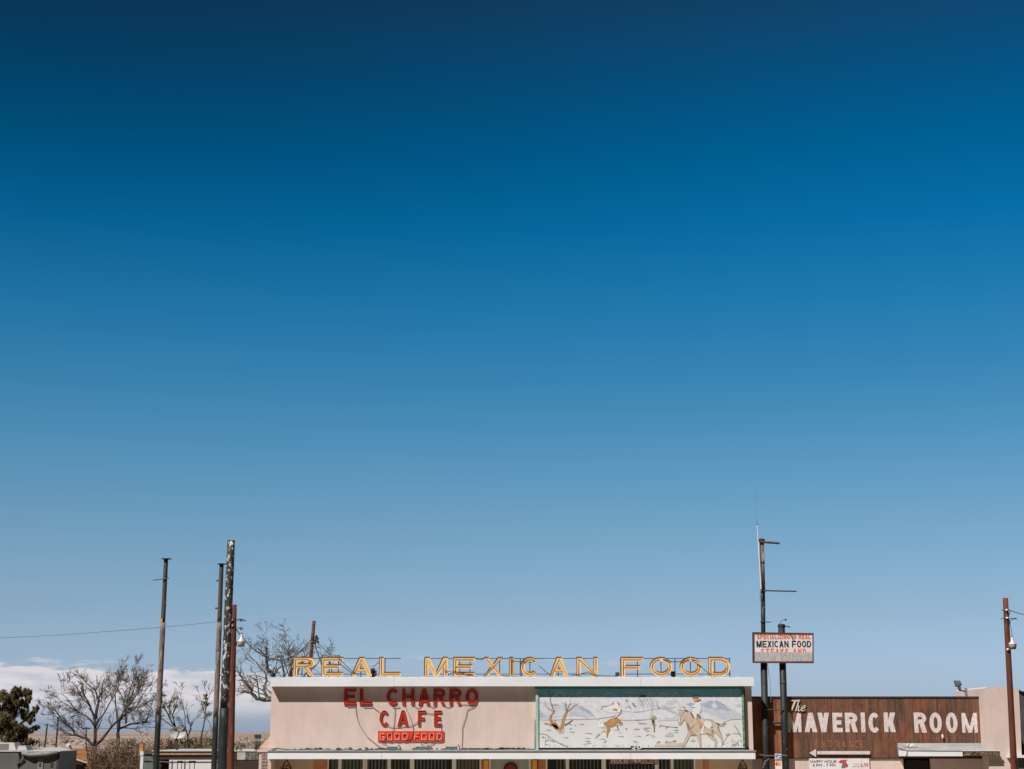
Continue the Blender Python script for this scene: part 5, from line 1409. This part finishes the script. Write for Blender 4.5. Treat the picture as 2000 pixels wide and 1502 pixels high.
bare_tree('bare_tree', 'slender tree with pale green leaves close beside the pole pair', (820, 1150), [
    ([(815, 1100), (830, 1000)], .09, .07), ([(830, 1000), (860, 860), (880, 680), (890, 500), (850, 390)], .06, .008), ([(870, 800), (930, 880), (960, 960)], .03, .01), ([(880, 640), (930, 520), (960, 450)], .03, .008), ([(870, 760), (820, 600), (790, 480)], .03, .008)], 77, z2, 45, .1, 2, .6, 5)
# large tree behind the cafe
bare_tree('bare_tree', 'large spreading leafless tree rising behind the left end of the white cornice', (760, 1700), [
    ([(760, 1600), (760, 1300)], .42, .34), ([(760, 1280), (660, 1120), (550, 1060), (420, 1030), (350, 1000), (320, 920), (230, 830), (180, 740), (120, 690)], .20, .03),
    ([(340, 970), (270, 940), (180, 930), (120, 950)], .08, .02), ([(560, 1050), (500, 990), (470, 920), (490, 820), (495, 720), (430, 640), (330, 540), (250, 440)], .13, .02),
    ([(760, 1290), (640, 1000), (580, 800), (530, 650), (515, 520), (520, 400), (500, 280)], .18, .02), ([(515, 520), (420, 430), (350, 360)], .06, .012), ([(570, 760), (640, 680), (700, 640)], .06, .012),
    ([(760, 1290), (730, 900), (710, 700), (690, 560), (675, 440)], .12, .015), ([(780, 1280), (800, 900), (810, 600), (800, 520), (775, 400), (740, 300)], .15, .012), ([(775, 400), (820, 330), (870, 300)], .04, .008),
    ([(820, 900), (900, 650), (970, 500), (940, 400)], .09, .01), ([(800, 1000), (1000, 720), (1130, 600), (1220, 480)], .10, .01), ([(520, 560), (600, 530), (680, 500)], .05, .01), ([(180, 740), (200, 640), (180, 560), (130, 520)], .04, .008)],
    73, z8, 46, .3, 3, 1.3, 2.6, mats=(m_barkp, mat('grey_twigs', (.20, .165, .14), (.12, .10, .085), 3, rough=.95)), up=.0, thin=.011, spread=(25, 70), wob=.15, tk=.68)


def leaves(q, rng, c, rad, n, s, shell=.5):
    for i in range(n):
        v = Vector((rng.gauss(0, 1), rng.gauss(0, 1), rng.gauss(0, 1))); v.normalize(); k = (shell + (1 - shell) * rng.random())
        p = c + Vector((v.x * rad[0], v.y * rad[1], v.z * rad[2])) * k
        a_ = Vector((rng.uniform(-1, 1), rng.uniform(-1, 1), rng.uniform(-1, 1))).normalized(); b_ = a_.cross(v)
        if b_.length < .05: continue
        b_.normalize(); s_ = s * rng.uniform(.6, 1.4)
        q.add([p - a_ * s_ * .5, p + b_ * s_ * .35, p + a_ * s_ * .6, p - b_ * s_ * .3], [(0, 1, 2, 3)])


# pale leaf sprays on the budding trees
m_bud = mat('fresh_yellow_green_leaves', (.24, .25, .09), (.16, .19, .07), 5, rough=.8)
trees = [o for o in COL.objects if o.name.startswith('bare_tree')]
rng = random.Random(9)
for idx, cl in ((2, [(330, 520, 40), (350, 620, 45), (430, 600, 40), (480, 560, 40), (400, 660, 50), (490, 660, 35), (320, 680, 30)]), (4, [(880, 560, 40), (860, 620, 45), (900, 640, 35), (930, 760, 40), (900, 780, 30), (880, 520, 25)])):
    q = MB(); Yt = 78 if idx == 2 else 77
    for x, y_, r in cl: c_ = P(*z2(x, y_), Yt); rr = r / 6.667 * Yt / F; leaves(q, rng, c_, (rr * 1.2, rr, rr), 130, .055, .1)
    q.build('leaves', m_bud, trees[idx])

# juniper at the far left
YJ = 74
jn = empty('juniper_tree', (P(*z1(120, 900), YJ).x, YJ, 0), 'dense dark green conifer with lobed crown behind the camper at the left edge', 'tree')
m_jun = mat('juniper_foliage', (.080, .068, .022), (.15, .120, .035), 1.2, .40, .62, rough=.9, c3=(.045, .040, .018), lo3=.52, hi3=.62, scale3=3)
q = MB(); q.tube([(jn.location.x, YJ, 0), (jn.location.x + .1, YJ, 2.2), P(*z1(150, 800), YJ), P(*z1(200, 520), YJ)], [.28, .24, .14, .05], 8)
for x, y_ in ((420, 780), (440, 970), (60, 560), (360, 560), (380, 1140), (-120, 700)): q.tube([P(*z1(150, min(1150, y_ + 220)), YJ), P(*z1((150 + x) / 2, y_ + 90), YJ), P(*z1(x, y_), YJ)], [.09, .05, .02], 6)
q.build('trunk', m_bark, jn)
q = MB(); rng = random.Random(31)
JC = [(215, 450, 48), (180, 520, 70), (270, 500, 60), (340, 500, 62), (385, 480, 45), (380, 560, 50), (40, 500, 65), (90, 560, 60), (150, 640, 85), (250, 620, 80), (330, 640, 60), (60, 680, 90), (180, 760, 95), (290, 740, 70), (330, 820, 60), (420, 770, 55), (460, 710, 42), (485, 680, 24), (400, 850, 45), (360, 790, 50), (60, 830, 90), (180, 880, 60), (30, 960, 90), (130, 1000, 95), (240, 960, 70), (320, 970, 60), (400, 980, 55), (460, 950, 38), (495, 930, 22), (300, 1060, 75), (200, 1100, 90), (80, 1130, 90), (380, 1130, 50), (430, 1120, 35), (340, 1180, 50), (250, 1230, 80), (120, 1260, 100), (370, 1250, 40),
      (-60, 540, 80), (-100, 700, 100), (-80, 900, 110), (-90, 1100, 110), (-160, 800, 100), (-40, 1250, 100)]
for x, y_, r in JC:
    x = x - 0
    rr = r / 6.667 * YJ / F * 1.06; c_ = P(*z1(x, y_), YJ + rng.uniform(-.5, .5))
    n = max(3, int(r / 14))
    for k in range(n * 2):     # tufts within each lobe
        d = Vector((rng.gauss(0, .48), rng.gauss(0, .6), rng.gauss(0, .45))) * rr
        w_ = rng.uniform(.22, .40); leaves(q, rng, c_ + d, (rr * w_, rr * w_, rr * rng.uniform(.45, .8)), 130, .055, .2)
    leaves(q, rng, c_, (rr * .85, rr * .9, rr * .85), 520, .06, .0)
q.build('crown', m_jun, jn)


# brambles and brush
def bush(name, lab, u0, u1, vt, Y, n, cols, sd, leafc=None, nl=0, hvar=.5, r=.011, vb=None, cat='bush', group=None):
    rng = random.Random(sd); x0, x1 = X(u0, 1450, Y), X(u1, 1450, Y); zt_ = Z(vt, Y)
    e = empty(name, ((x0 + x1) / 2, Y, 0), lab, cat, group); parts_ = [MB() for _ in cols]
    for i in range(n):
        q = rng.choice(parts_); x = rng.uniform(x0 - .3, x1 + .3); y_ = Y + rng.uniform(-1.3, 1.3); ed = 1 - .45 * abs((x - (x0 + x1) / 2) / ((x1 - x0) / 2 + .3)) ** 3
        h = zt_ * (1 - hvar * rng.random() ** 1.6) * ed; d = Vector((rng.gauss(0, .28), rng.gauss(0, .2), 1))
        z0_ = 0 if i % 3 else h * rng.uniform(.3, .6)
        pts = curve_pts(rng, Vector((x, y_, z0_)), d, (h - z0_) * 1.05, 6, .17, .0)
        q.tube(pts, [r * (1.3 - .9 * k / 6) for k in range(7)], 3, False)
        for k in range(5):
            j = rng.randint(2, 5); d2 = Vector((rng.gauss(0, .8), rng.gauss(0, .5), rng.uniform(-.1, .9))); p2 = curve_pts(rng, pts[j], d2, rng.uniform(.25, .7), 3, .25, 0)
            q.tube(p2, [r * .7, r * .6, r * .5, r * .35], 3, False)
    for j, (q, c_) in enumerate(zip(parts_, cols)): q.build('stems', c_, e)
    if nl:
        q = MB()
        for i in range(nl):
            c_ = Vector((rng.uniform(x0, x1), Y + rng.uniform(-1, 0), zt_ * rng.uniform(.72, .93))); leaves(q, rng, c_, (.28, .28, .2), 40, .07, .1)
        q.build('leaves', leafc, e)
    return e


m_t1 = mat('tan_dry_stems', (.33, .25, .17), (.24, .175, .115), 2, rough=.95); m_t2 = mat('dark_dry_stems', (.075, .050, .035), rough=.95); m_t3 = mat('russet_stems', (.20, .095, .05), rough=.95)
m_t4 = mat('olive_leaves', (.14, .13, .04), (.20, .17, .06), 4, rough=.9)
m_t5 = mat('rusty_dry_leaves', (.20, .10, .05), (.12, .06, .035), 4, rough=.9); m_t6 = mat('tan_dry_leaves', (.30, .22, .14), (.17, .12, .075), 5, rough=.9)
bush('bare_bush', 'russet and tan leafless brush around the foot of the wide bare tree', 158, 215, 1456, 79, 320, (m_t1, m_t2, m_t3), 51, m_t5, 26)
bush('bare_bush', 'tall tan brush below the dense crown, left of the marker post', 212, 268, 1436, 80, 420, (m_t1, m_t2, m_t3), 52, m_t6, 34)
bush('bare_bush', 'dark and tan brush between the marker post and the slim lone pole', 262, 312, 1440, 82, 300, (m_t1, m_t2), 53, m_t6, 20)
bush('bare_bush', 'reddish brush left of the large satellite dish', 308, 345, 1431, 79, 300, (m_t3, m_t2, m_t1), 54, m_t5, 26)
bush('bare_bush', 'brown brush with olive leaves right of the large satellite dish', 345, 392, 1430, 80, 380, (m_t3, m_t2, m_t1), 55, m_t4, 30)
bush('bare_bush', 'tan brush with olive foot beside the pole pair', 388, 424, 1431, 79, 280, (m_t1, m_t2, m_t3), 56, m_t4, 18)
bush('bare_bush', 'pale sparse brush between the rust red pole and the twin flues', 455, 500, 1440, 78, 170, (m_t1, m_t2), 57, m_t6, 6)
bush('bare_bush', 'pale brush between the twin flues and the pink parapet', 496, 530, 1434, 78, 170, (m_t1, m_t2), 58, m_t6, 6)

# ------------------------------------------------------------------ far posts on the plain
for u0, v0, u1, v1, w_, lab in ((92.5, 1414, 87, 1461, 3.6, 'shorter dark post on the plain nearest the conifer'), (114, 1399.5, 109, 1461, 3.8, 'taller dark post on the plain nearest the wide bare tree'), (77, 1447, 76, 1462, 2.6, 'stub of red brown post beside the conifer')):
    a_, b_ = pole_pts(u0, v0, u1, v1, 96); q = MB(); q.tube([a_, b_], [pr(w_ * .8, 96), pr(w_ * 1.2, 96)], 8)
    o = q.build('wooden_post', m_rust if w_ < 3 else m_bark, org=(b_.x, b_.y, 0)); tag(o, lab, 'post', 'posts on the plain')
a_, b_ = pole_pts(168.5, 1419, 168.5, 1440, 120); q = MB(); q.tube([a_, b_], .045, 6); q.box(a_.x - .3, a_.x + .3, 119.9, 120, a_.z - .2, a_.z - .08)
o = q.build('utility_pole', m_bark, org=(b_.x, b_.y, 0)); tag(o, 'tiny far utility pole with one crossarm seen through the wide bare tree', 'pole')

# ------------------------------------------------------------------ camper, houses, dishes
YX = 61.0
rv = empty('camper', (X(50, 1490, YX), YX, 0), 'grey green camper with rooftop units at the bottom left corner', 'camper')
zr = Z(1468.2, YX); rx0, rx1 = X(-90, 1480, YX), X(116, 1480, YX)
m_rv = mat('grey_green_camper_skin', (.135, .14, .12), (.10, .105, .092), 1.2, .35, .65, rough=.55); m_rvd = mat('dark_camper_trim', (.035, .035, .035), rough=.6); m_rvw = mat('off_white_camper_roof', (.62, .61, .58), (.48, .47, .45), 2, rough=.6)
q = MB(); q.box(rx0, rx1, YX, YX + 2.4, .55, zr); q.build('body', m_rv, rv)
q = MB(); q.hexa([(rx0, YX - .03, zr + .001), (rx1 + .03, YX - .03, zr + .001), (rx1 + .03, YX - .03, zr + .035), (rx0, YX - .03, zr + .05)], [(rx0, YX + 2.43, zr + .001), (rx1 + .03, YX + 2.43, zr + .001), (rx1 + .03, YX + 2.43, zr + .035), (rx0, YX + 2.43, zr + .05)]); q.build('roof', m_rvw, rv)
q = MB(); q.box(rx1 - .09, rx1 + .012, YX - .012, YX - .001, .56, zr - .01); q.box(X(36, 1490, YX), X(36, 1490, YX) + .05, YX - .012, YX - .001, .56, zr - .03); q.build('corner_trim', m_rvd, rv)
q = MB(); q.tube([P(43, 1470.5, YX - .08), P(58, 1474.5, YX - .1), P(90, 1473, YX - .1), P(113, 1470, YX - .08)], [.06, .09, .10, .06], 8); q.build('awning_roll', mat('grey_awning_fabric', (.30, .30, .27), (.2, .2, .18), 5, rough=.8), rv, True)
q = MB(); q.box(X(74, 1490, YX), X(84.5, 1490, YX), YX - .03, YX - .001, Z(1508, YX), Z(1481, YX)); wf = q.build('door', mat('camper_door_grey', (.22, .21, .20), rough=.6), rv)
q = MB(); q.box(X(77, 1490, YX), X(80.5, 1490, YX), YX - .045, YX - .031, Z(1497, YX), Z(1490, YX)); q.build('handle', m_rvd, wf)
q = MB(); q.box(X(99, 1490, YX), X(103.5, 1490, YX), YX - .02, YX - .001, Z(1498, YX), Z(1488, YX)); c_ = P(70.5, 1487, YX); q.tube([c_ + Vector((0, -.03, 0)), c_ + Vector((0, -.001, 0))], .04, 10); q.build('vent', m_rvd, rv)
q = MB(); c_ = P(46.5, 1484, YX); q.tube([c_ + Vector((0, -.05, 0)), c_ + Vector((0, -.001, 0))], .05, 12); q.tube([c_ + Vector((0, -.05, 0)), c_ + Vector((-.25, -.06, -.18))], .03, 6); q.tube([P(37, 1470, YX - .05), P(38, 1479, YX - .05)], [.05, .012], 6); q.build('fitting', m_rvd, rv)
for u0, u1, v0, dy, nm in ((-12, 31, 1450.4, .5, 'air_conditioner'), (33.5, 53.5, 1456.6, .25, 'roof_vent')):
    q = MB(); ya = YX + dy; x0, x1 = X(u0, 1460, ya), X(u1, 1460, ya); z1_ = Z(v0, ya)
    q.hexa([(x0, ya, zr + .05), (x1, ya, zr + .05), (x1 - .08, ya, z1_), (x0 + .04, ya, z1_)], [(x0, ya + .9, zr + .05), (x1, ya + .9, zr + .05), (x1 - .1, ya + .8, z1_), (x0 + .06, ya + .8, z1_)]); un = q.build(nm, mat('white_plastic_cover', (.60, .59, .58), (.5, .49, .48), 4, rough=.5), rv)
    if nm == 'air_conditioner':
        q = MB(); q.box(x0 + .1, x1 - .28, ya - .012, ya - .002, zr + .07, z1_ - .05); q.build('grille', mat('dark_grille', (.16, .155, .15), rough=.7), un)
m_tyre = mat('black_tyre', (.02, .02, .02), rough=.9)
for wx in (rx0 + 1.3, rx0 + 2.2):
    q = MB(); q.tube([(wx, YX + .02, .36), (wx, YX + .26, .36)], .36, 20); wh = q.build('wheel', m_tyre, rv)
    q = MB(); q.tube([(wx, YX - .004, .36), (wx, YX + .019, .36)], .17, 14); q.build('rim', m_galv, wh)
q = MB(); q.box(rx0 + 2.8, rx1 - .3, YX + .3, YX + 2.1, .3, .549); q.build('chassis', m_rvd, rv)
q = MB(); q.tube([(rx1 - .5, YX + 1.2, .3), (rx1 - .5, YX + 1.2, 0)], .05, 8); q.build('stabiliser_jack', m_steel, rv)
# white gabled shed roof
sh = empty('shed', (X(78, 1470, 66), 66, 0), 'white low gabled shed roof peeping over the camper', 'shed')
q = MB(); pts = wpoly([(62, 1469), (77, 1460.3), (112, 1468.6)], 66); q.prism(pts, 66, 69); q.build('roof', m_rvw, sh)
q = MB(); pts = wpoly([(70, 1467.5), (78, 1463.5), (90, 1467.5)], 65.99); q.prism(pts, 65.96, 65.99); q.build('gable_vent', m_rvd, sh)
q = MB(); q.box(X(66, 1480, 66), X(108, 1480, 66), 66.2, 68.8, 0, Z(1469, 66)); q.build('wall', m_rv, sh)
# rust-roofed house
YH = 70
hs = empty('house', (X(130, 1480, YH), YH, 0), 'low house with rust orange roof between the camper and the wide bare tree', 'house')
m_orr = mat('rust_orange_roofing', (.34, .13, .035), (.24, .085, .025), 1.2, .35, .65, rough=.85, c3=(.42, .20, .07), lo3=.55, hi3=.7, scale3=3)
q = MB(); a_ = [P(80, 1461.3, YH + 7), P(167, 1461.8, YH + 7), P(172, 1492, YH + .5), P(80, 1480, YH + .5)]
q.hexa([tuple(p_) for p_ in a_], [tuple(p_ + Vector((0, 0, -.12))) for p_ in a_]); rf_ = q.build('roof', m_orr, hs)
q = MB(); q.hexa([lp(112, 1471, YH), lp(168.5, 1489.4, YH), lp(168.5, 1490.8, YH), lp(112, 1472.6, YH)], [(lp(u, v, YH)[0], YH + .3, lp(u, v, YH)[2]) for u, v in ((112, 1471), (168.5, 1489.4), (168.5, 1490.8), (112, 1472.6))]); q.build('rake_board', m_rvw, rf_)
q = MB(); c4_ = ((113, 1472.7), (165, 1490.2), (160, 1493.5), (113, 1485)); q.hexa([lp(u, v, YH + .05) for u, v in c4_], [(lp(u, v, YH)[0], YH + .4, lp(u, v, YH)[2]) for u, v in c4_]); q.build('rake_shade_band', m_brownwall_shade, hs)  # dark brown band puts the shade below the rake into the colour
q = MB(); q.box(X(90, 1490, YH), X(160, 1490, YH), YH + .41, YH + .6, 0, Z(1485.5, YH)); q.build('wall', mat('orange_brick', (.30, .11, .05), (.2, .075, .04), 4, rough=.9), hs)


def dish(u, v, rx_, ry_, Y, foot_v, lab, tilt=0):
    e = empty('satellite_dish', P(u, foot_v, Y), lab, 'satellite dish'); c_ = P(u, v, Y); R_ = rx_ * Y / F; q = MB()
    n = 24; vs = [tuple(c_ + Vector((0, .10, 0)))]; fs = []
    for k, rr in enumerate((.5, 1)):
        for i in range(n):
            a_ = 2 * pi * i / n; vs.append((c_.x + R_ * rr * cos(a_), c_.y + .10 * (1 - rr * rr) - .35 * R_ * rr * sin(a_) * 0, c_.z + R_ * ry_ / rx_ * rr * sin(a_)))
    for i in range(n):
        j = (i + 1) % n; fs += [(0, 1 + j, 1 + i), (1 + i, 1 + j, 1 + n + j, 1 + n + i)]
    b0 = len(vs); vs += [(x, y_ + .025, z) for x, y_, z in vs]; fs += [tuple(b0 + k for k in f[::-1]) for f in fs]
    q.add(vs, fs); q.build('reflector', mat('dull_grey_dish', (.48, .47, .46), (.40, .40, .40), 2, rough=.6), e)
    return e, c_, R_


e, c_, R_ = dish(346.5, 1431, 16.2, 11.4, 67, 1466, 'large pale oval satellite dish on the flat roof between the poles')
q = MB(); q.tube([P(345, 1440, 67.1), P(345.3, 1466, 67.1)], .05, 8); q.tube([P(345, 1442, 66.9), P(350.5, 1429, 66.5)], .025, 6); q.build('mast', m_steel, e)
q = MB(); q.tube([P(342, 1426.5, 66.4), P(350.5, 1429, 66.4), P(359, 1427, 66.4)], .03, 6)
for u, v in ((342.5, 1425.5), (358.5, 1426.6)): q.tube([P(u, v, 66.35), P(u + 1, v, 66.6)], .06, 8)
q.build('receiver', m_steel, e)
e, c_, R_ = dish(131, 1451, 6.0, 6.3, 74, 1463, 'small round grey satellite dish above the rust orange roof')
q = MB(); q.tube([P(134, 1455, 74.1), P(138.5, 1459.5, 74.1), P(138.5, 1466, 74.1)], .035, 6); q.build('mast', m_steel, e)

# flat-roofed low building behind the poles
YZ = 66
lh = empty('low_building', (X(400, 1480, YZ), YZ, 0), 'low flat-roofed building with a white roof edge behind the cluster of poles', 'building')
q = MB(); q.box(X(296, 1470, YZ), X(506, 1470, YZ), YZ, YZ + 6, Z(1467.4, YZ), Z(1465.6, YZ)); q.build('roof', m_rvw, lh)
q = MB(); q.box(X(297, 1470, YZ), X(440, 1470, YZ), YZ + .05, YZ + .15, Z(1474.5, YZ), Z(1467.4, YZ) - .001); q.build('fascia', mat('tan_fascia', (.46, .31, .20), (.34, .22, .14), 4, rough=.85), lh)
q = MB(); q.box(X(297, 1480, YZ), X(440, 1480, YZ), YZ + .10, YZ + .3, Z(1483, YZ), Z(1474.6, YZ)); q.build('eave_shade_band', m_brownwall_shade, lh)  # dark brown strip paints the shade under the roof edge
q = MB(); q.box(X(330, 1490, YZ), X(440, 1490, YZ), YZ + .05, YZ + .3, 0, Z(1484, YZ)); q.build('white_wall', mat('white_render', (.72, .70, .70), rough=.9), lh)
q = MB(); q.box(X(297, 1490, YZ), X(329.8, 1490, YZ), YZ + .6, YZ + .8, 0, Z(1484, YZ)); q.build('dark_wall', m_brownwall_shade, lh)
q = MB(); q.box(X(458, 1490, YZ), X(508, 1490, YZ), YZ + .05, YZ + .3, 0, Z(1484, YZ)); q.build('dark_wall', m_brownwall_shade, lh)
q = MB(); q.box(X(479, 1475, YZ), X(505, 1475, YZ), YZ + .03, YZ + .3, Z(1483.9, YZ), Z(1468.5, YZ)); q.build('stone_panel', mat('dark_mottled_stone', (.055, .055, .055), (.20, .19, .18), 9, .42, .6, rough=.9), lh)
q = MB(); q.box(X(463, 1475, YZ), X(478.9, 1475, YZ), YZ + .03, YZ + .3, Z(1483.9, YZ), Z(1468.5, YZ)); q.build('pale_panel', mat('pale_mottled_panel', (.55, .50, .47), (.4, .35, .32), 6, rough=.9), lh)
q = MB(); q.box(X(455, 1475, YZ), X(462.9, 1475, YZ), YZ + .03, YZ + .3, Z(1483.9, YZ), Z(1468.5, YZ)); q.build('dark_panel', m_brownwall_shade, lh)
q = MB(); q.tube([P(467.5, 1458, YZ + .6), P(460, 1465.5, YZ + .4)], .04, 5); q.tube([P(467.5, 1455, YZ + .6), P(470.5, 1466, YZ + .4)], .06, 5); q.build('roof_strut', m_steel, lh)
for u in (500.2, 506.4):
    q = MB(); a_ = P(u, 1466, YZ + 1); b_ = P(u, 1441.5, YZ + 1); r_ = pr(5.4, YZ); q.tube([a_, b_], r_, 12); fe = q.build('flue', mat('sooty_flue', (.035, .022, .018), (.07, .045, .03), 5, rough=.6), lh, True)
    q = MB(); c_ = P(u, 1445.5, YZ + 1); q.lathe(c_, [(r_ * 1.08, -.05), (r_ * 1.08, .05)], 12); q.build('collar', m_galv, fe)
    q = MB(); c_ = P(u, 1441.5, YZ + 1); q.lathe(c_, [(r_ * .9, 0), (r_ * 1.35, .05), (r_ * 1.35, .12), (.01, .16)], 12); q.build('cap', m_steel, fe)
# black metal frame before the white wall
cf = empty('metal_rail_frame', (X(370, 1490, YZ - 1), YZ - 1, 0), 'black metal rail frame in front of the white wall', 'rail'); q = MB(); yq = YZ - 1
q.tube([P(296, 1487, yq), P(330, 1489, yq), P(432, 1488.6, yq)], .035, 6); q.build('top_rail', m_steel, cf)
q = MB()
for u in (336.5, 347, 355, 361.5, 371, 380):
    a_ = P(u, 1485.5 if u in (336.5, 361.5) else 1489, yq); q.tube([a_, (a_.x, yq, 0)], .028 if u in (336.5, 361.5) else .016, 6)
q.build('upright', m_steel, cf)
q = MB()
for u0, u1 in ((347, 357), (369, 382)): q.box(X(u0, 1487, yq), X(u1, 1487, yq), yq - .1, yq + .1, Z(1487.4, yq), Z(1485.9, yq))
q.build('light_bar', m_steel, cf)
# marker post and green cabinet
mk = empty('marker_post', (X(276, 1490, 68), 68, 0), 'white post with an orange and yellow cap beside the green cabinet', 'post')
q = MB(); q.box(X(274, 1480, 68), X(280, 1480, 68), 68, 68.15, 0, Z(1476.5, 68)); q.box(X(273.5, 1470, 68), X(280.5, 1470, 68), 67.98, 68.16, Z(1475.4, 68), Z(1467.6, 68)); q.build('post', m_whited, mk)
q = MB(); q.box(X(272.5, 1458, 68), X(279.5, 1458, 68), 68, 68.15, Z(1467.5, 68), Z(1459.5, 68)); q.build('yellow_cap', mat('yellow_marker_paint', (.55, .32, .07), rough=.7), mk)
q = MB(); q.box(X(272.3, 1455, 68), X(279.7, 1455, 68), 67.99, 68.16, Z(1459.4, 68), Z(1453.8, 68)); q.build('orange_cap', mat('orange_marker_paint', (.75, .16, .03), rough=.7), mk)
gc = empty('utility_cabinet', (X(291, 1490, 69), 69, 0), 'green metal cabinet between the marker post and the slim lone pole', 'cabinet')
m_gcab = mat('green_grey_metal', (.11, .14, .11), (.17, .19, .16), 5, rough=.6)
q = MB(); q.box(X(281.5, 1480, 69), X(300, 1480, 69), 69, 70, 0, Z(1473.5, 69)); q.build('body', m_gcab, gc)
q = MB(); q.box(X(281, 1480, 69), X(300.5, 1480, 69), 68.95, 70.05, Z(1473.4, 69), Z(1472, 69)); q.box(X(281.5, 1480, 69), X(299, 1480, 69), 68.97, 68.99, Z(1487, 69), Z(1485.5, 69)); q.build('lid', m_steel, gc)
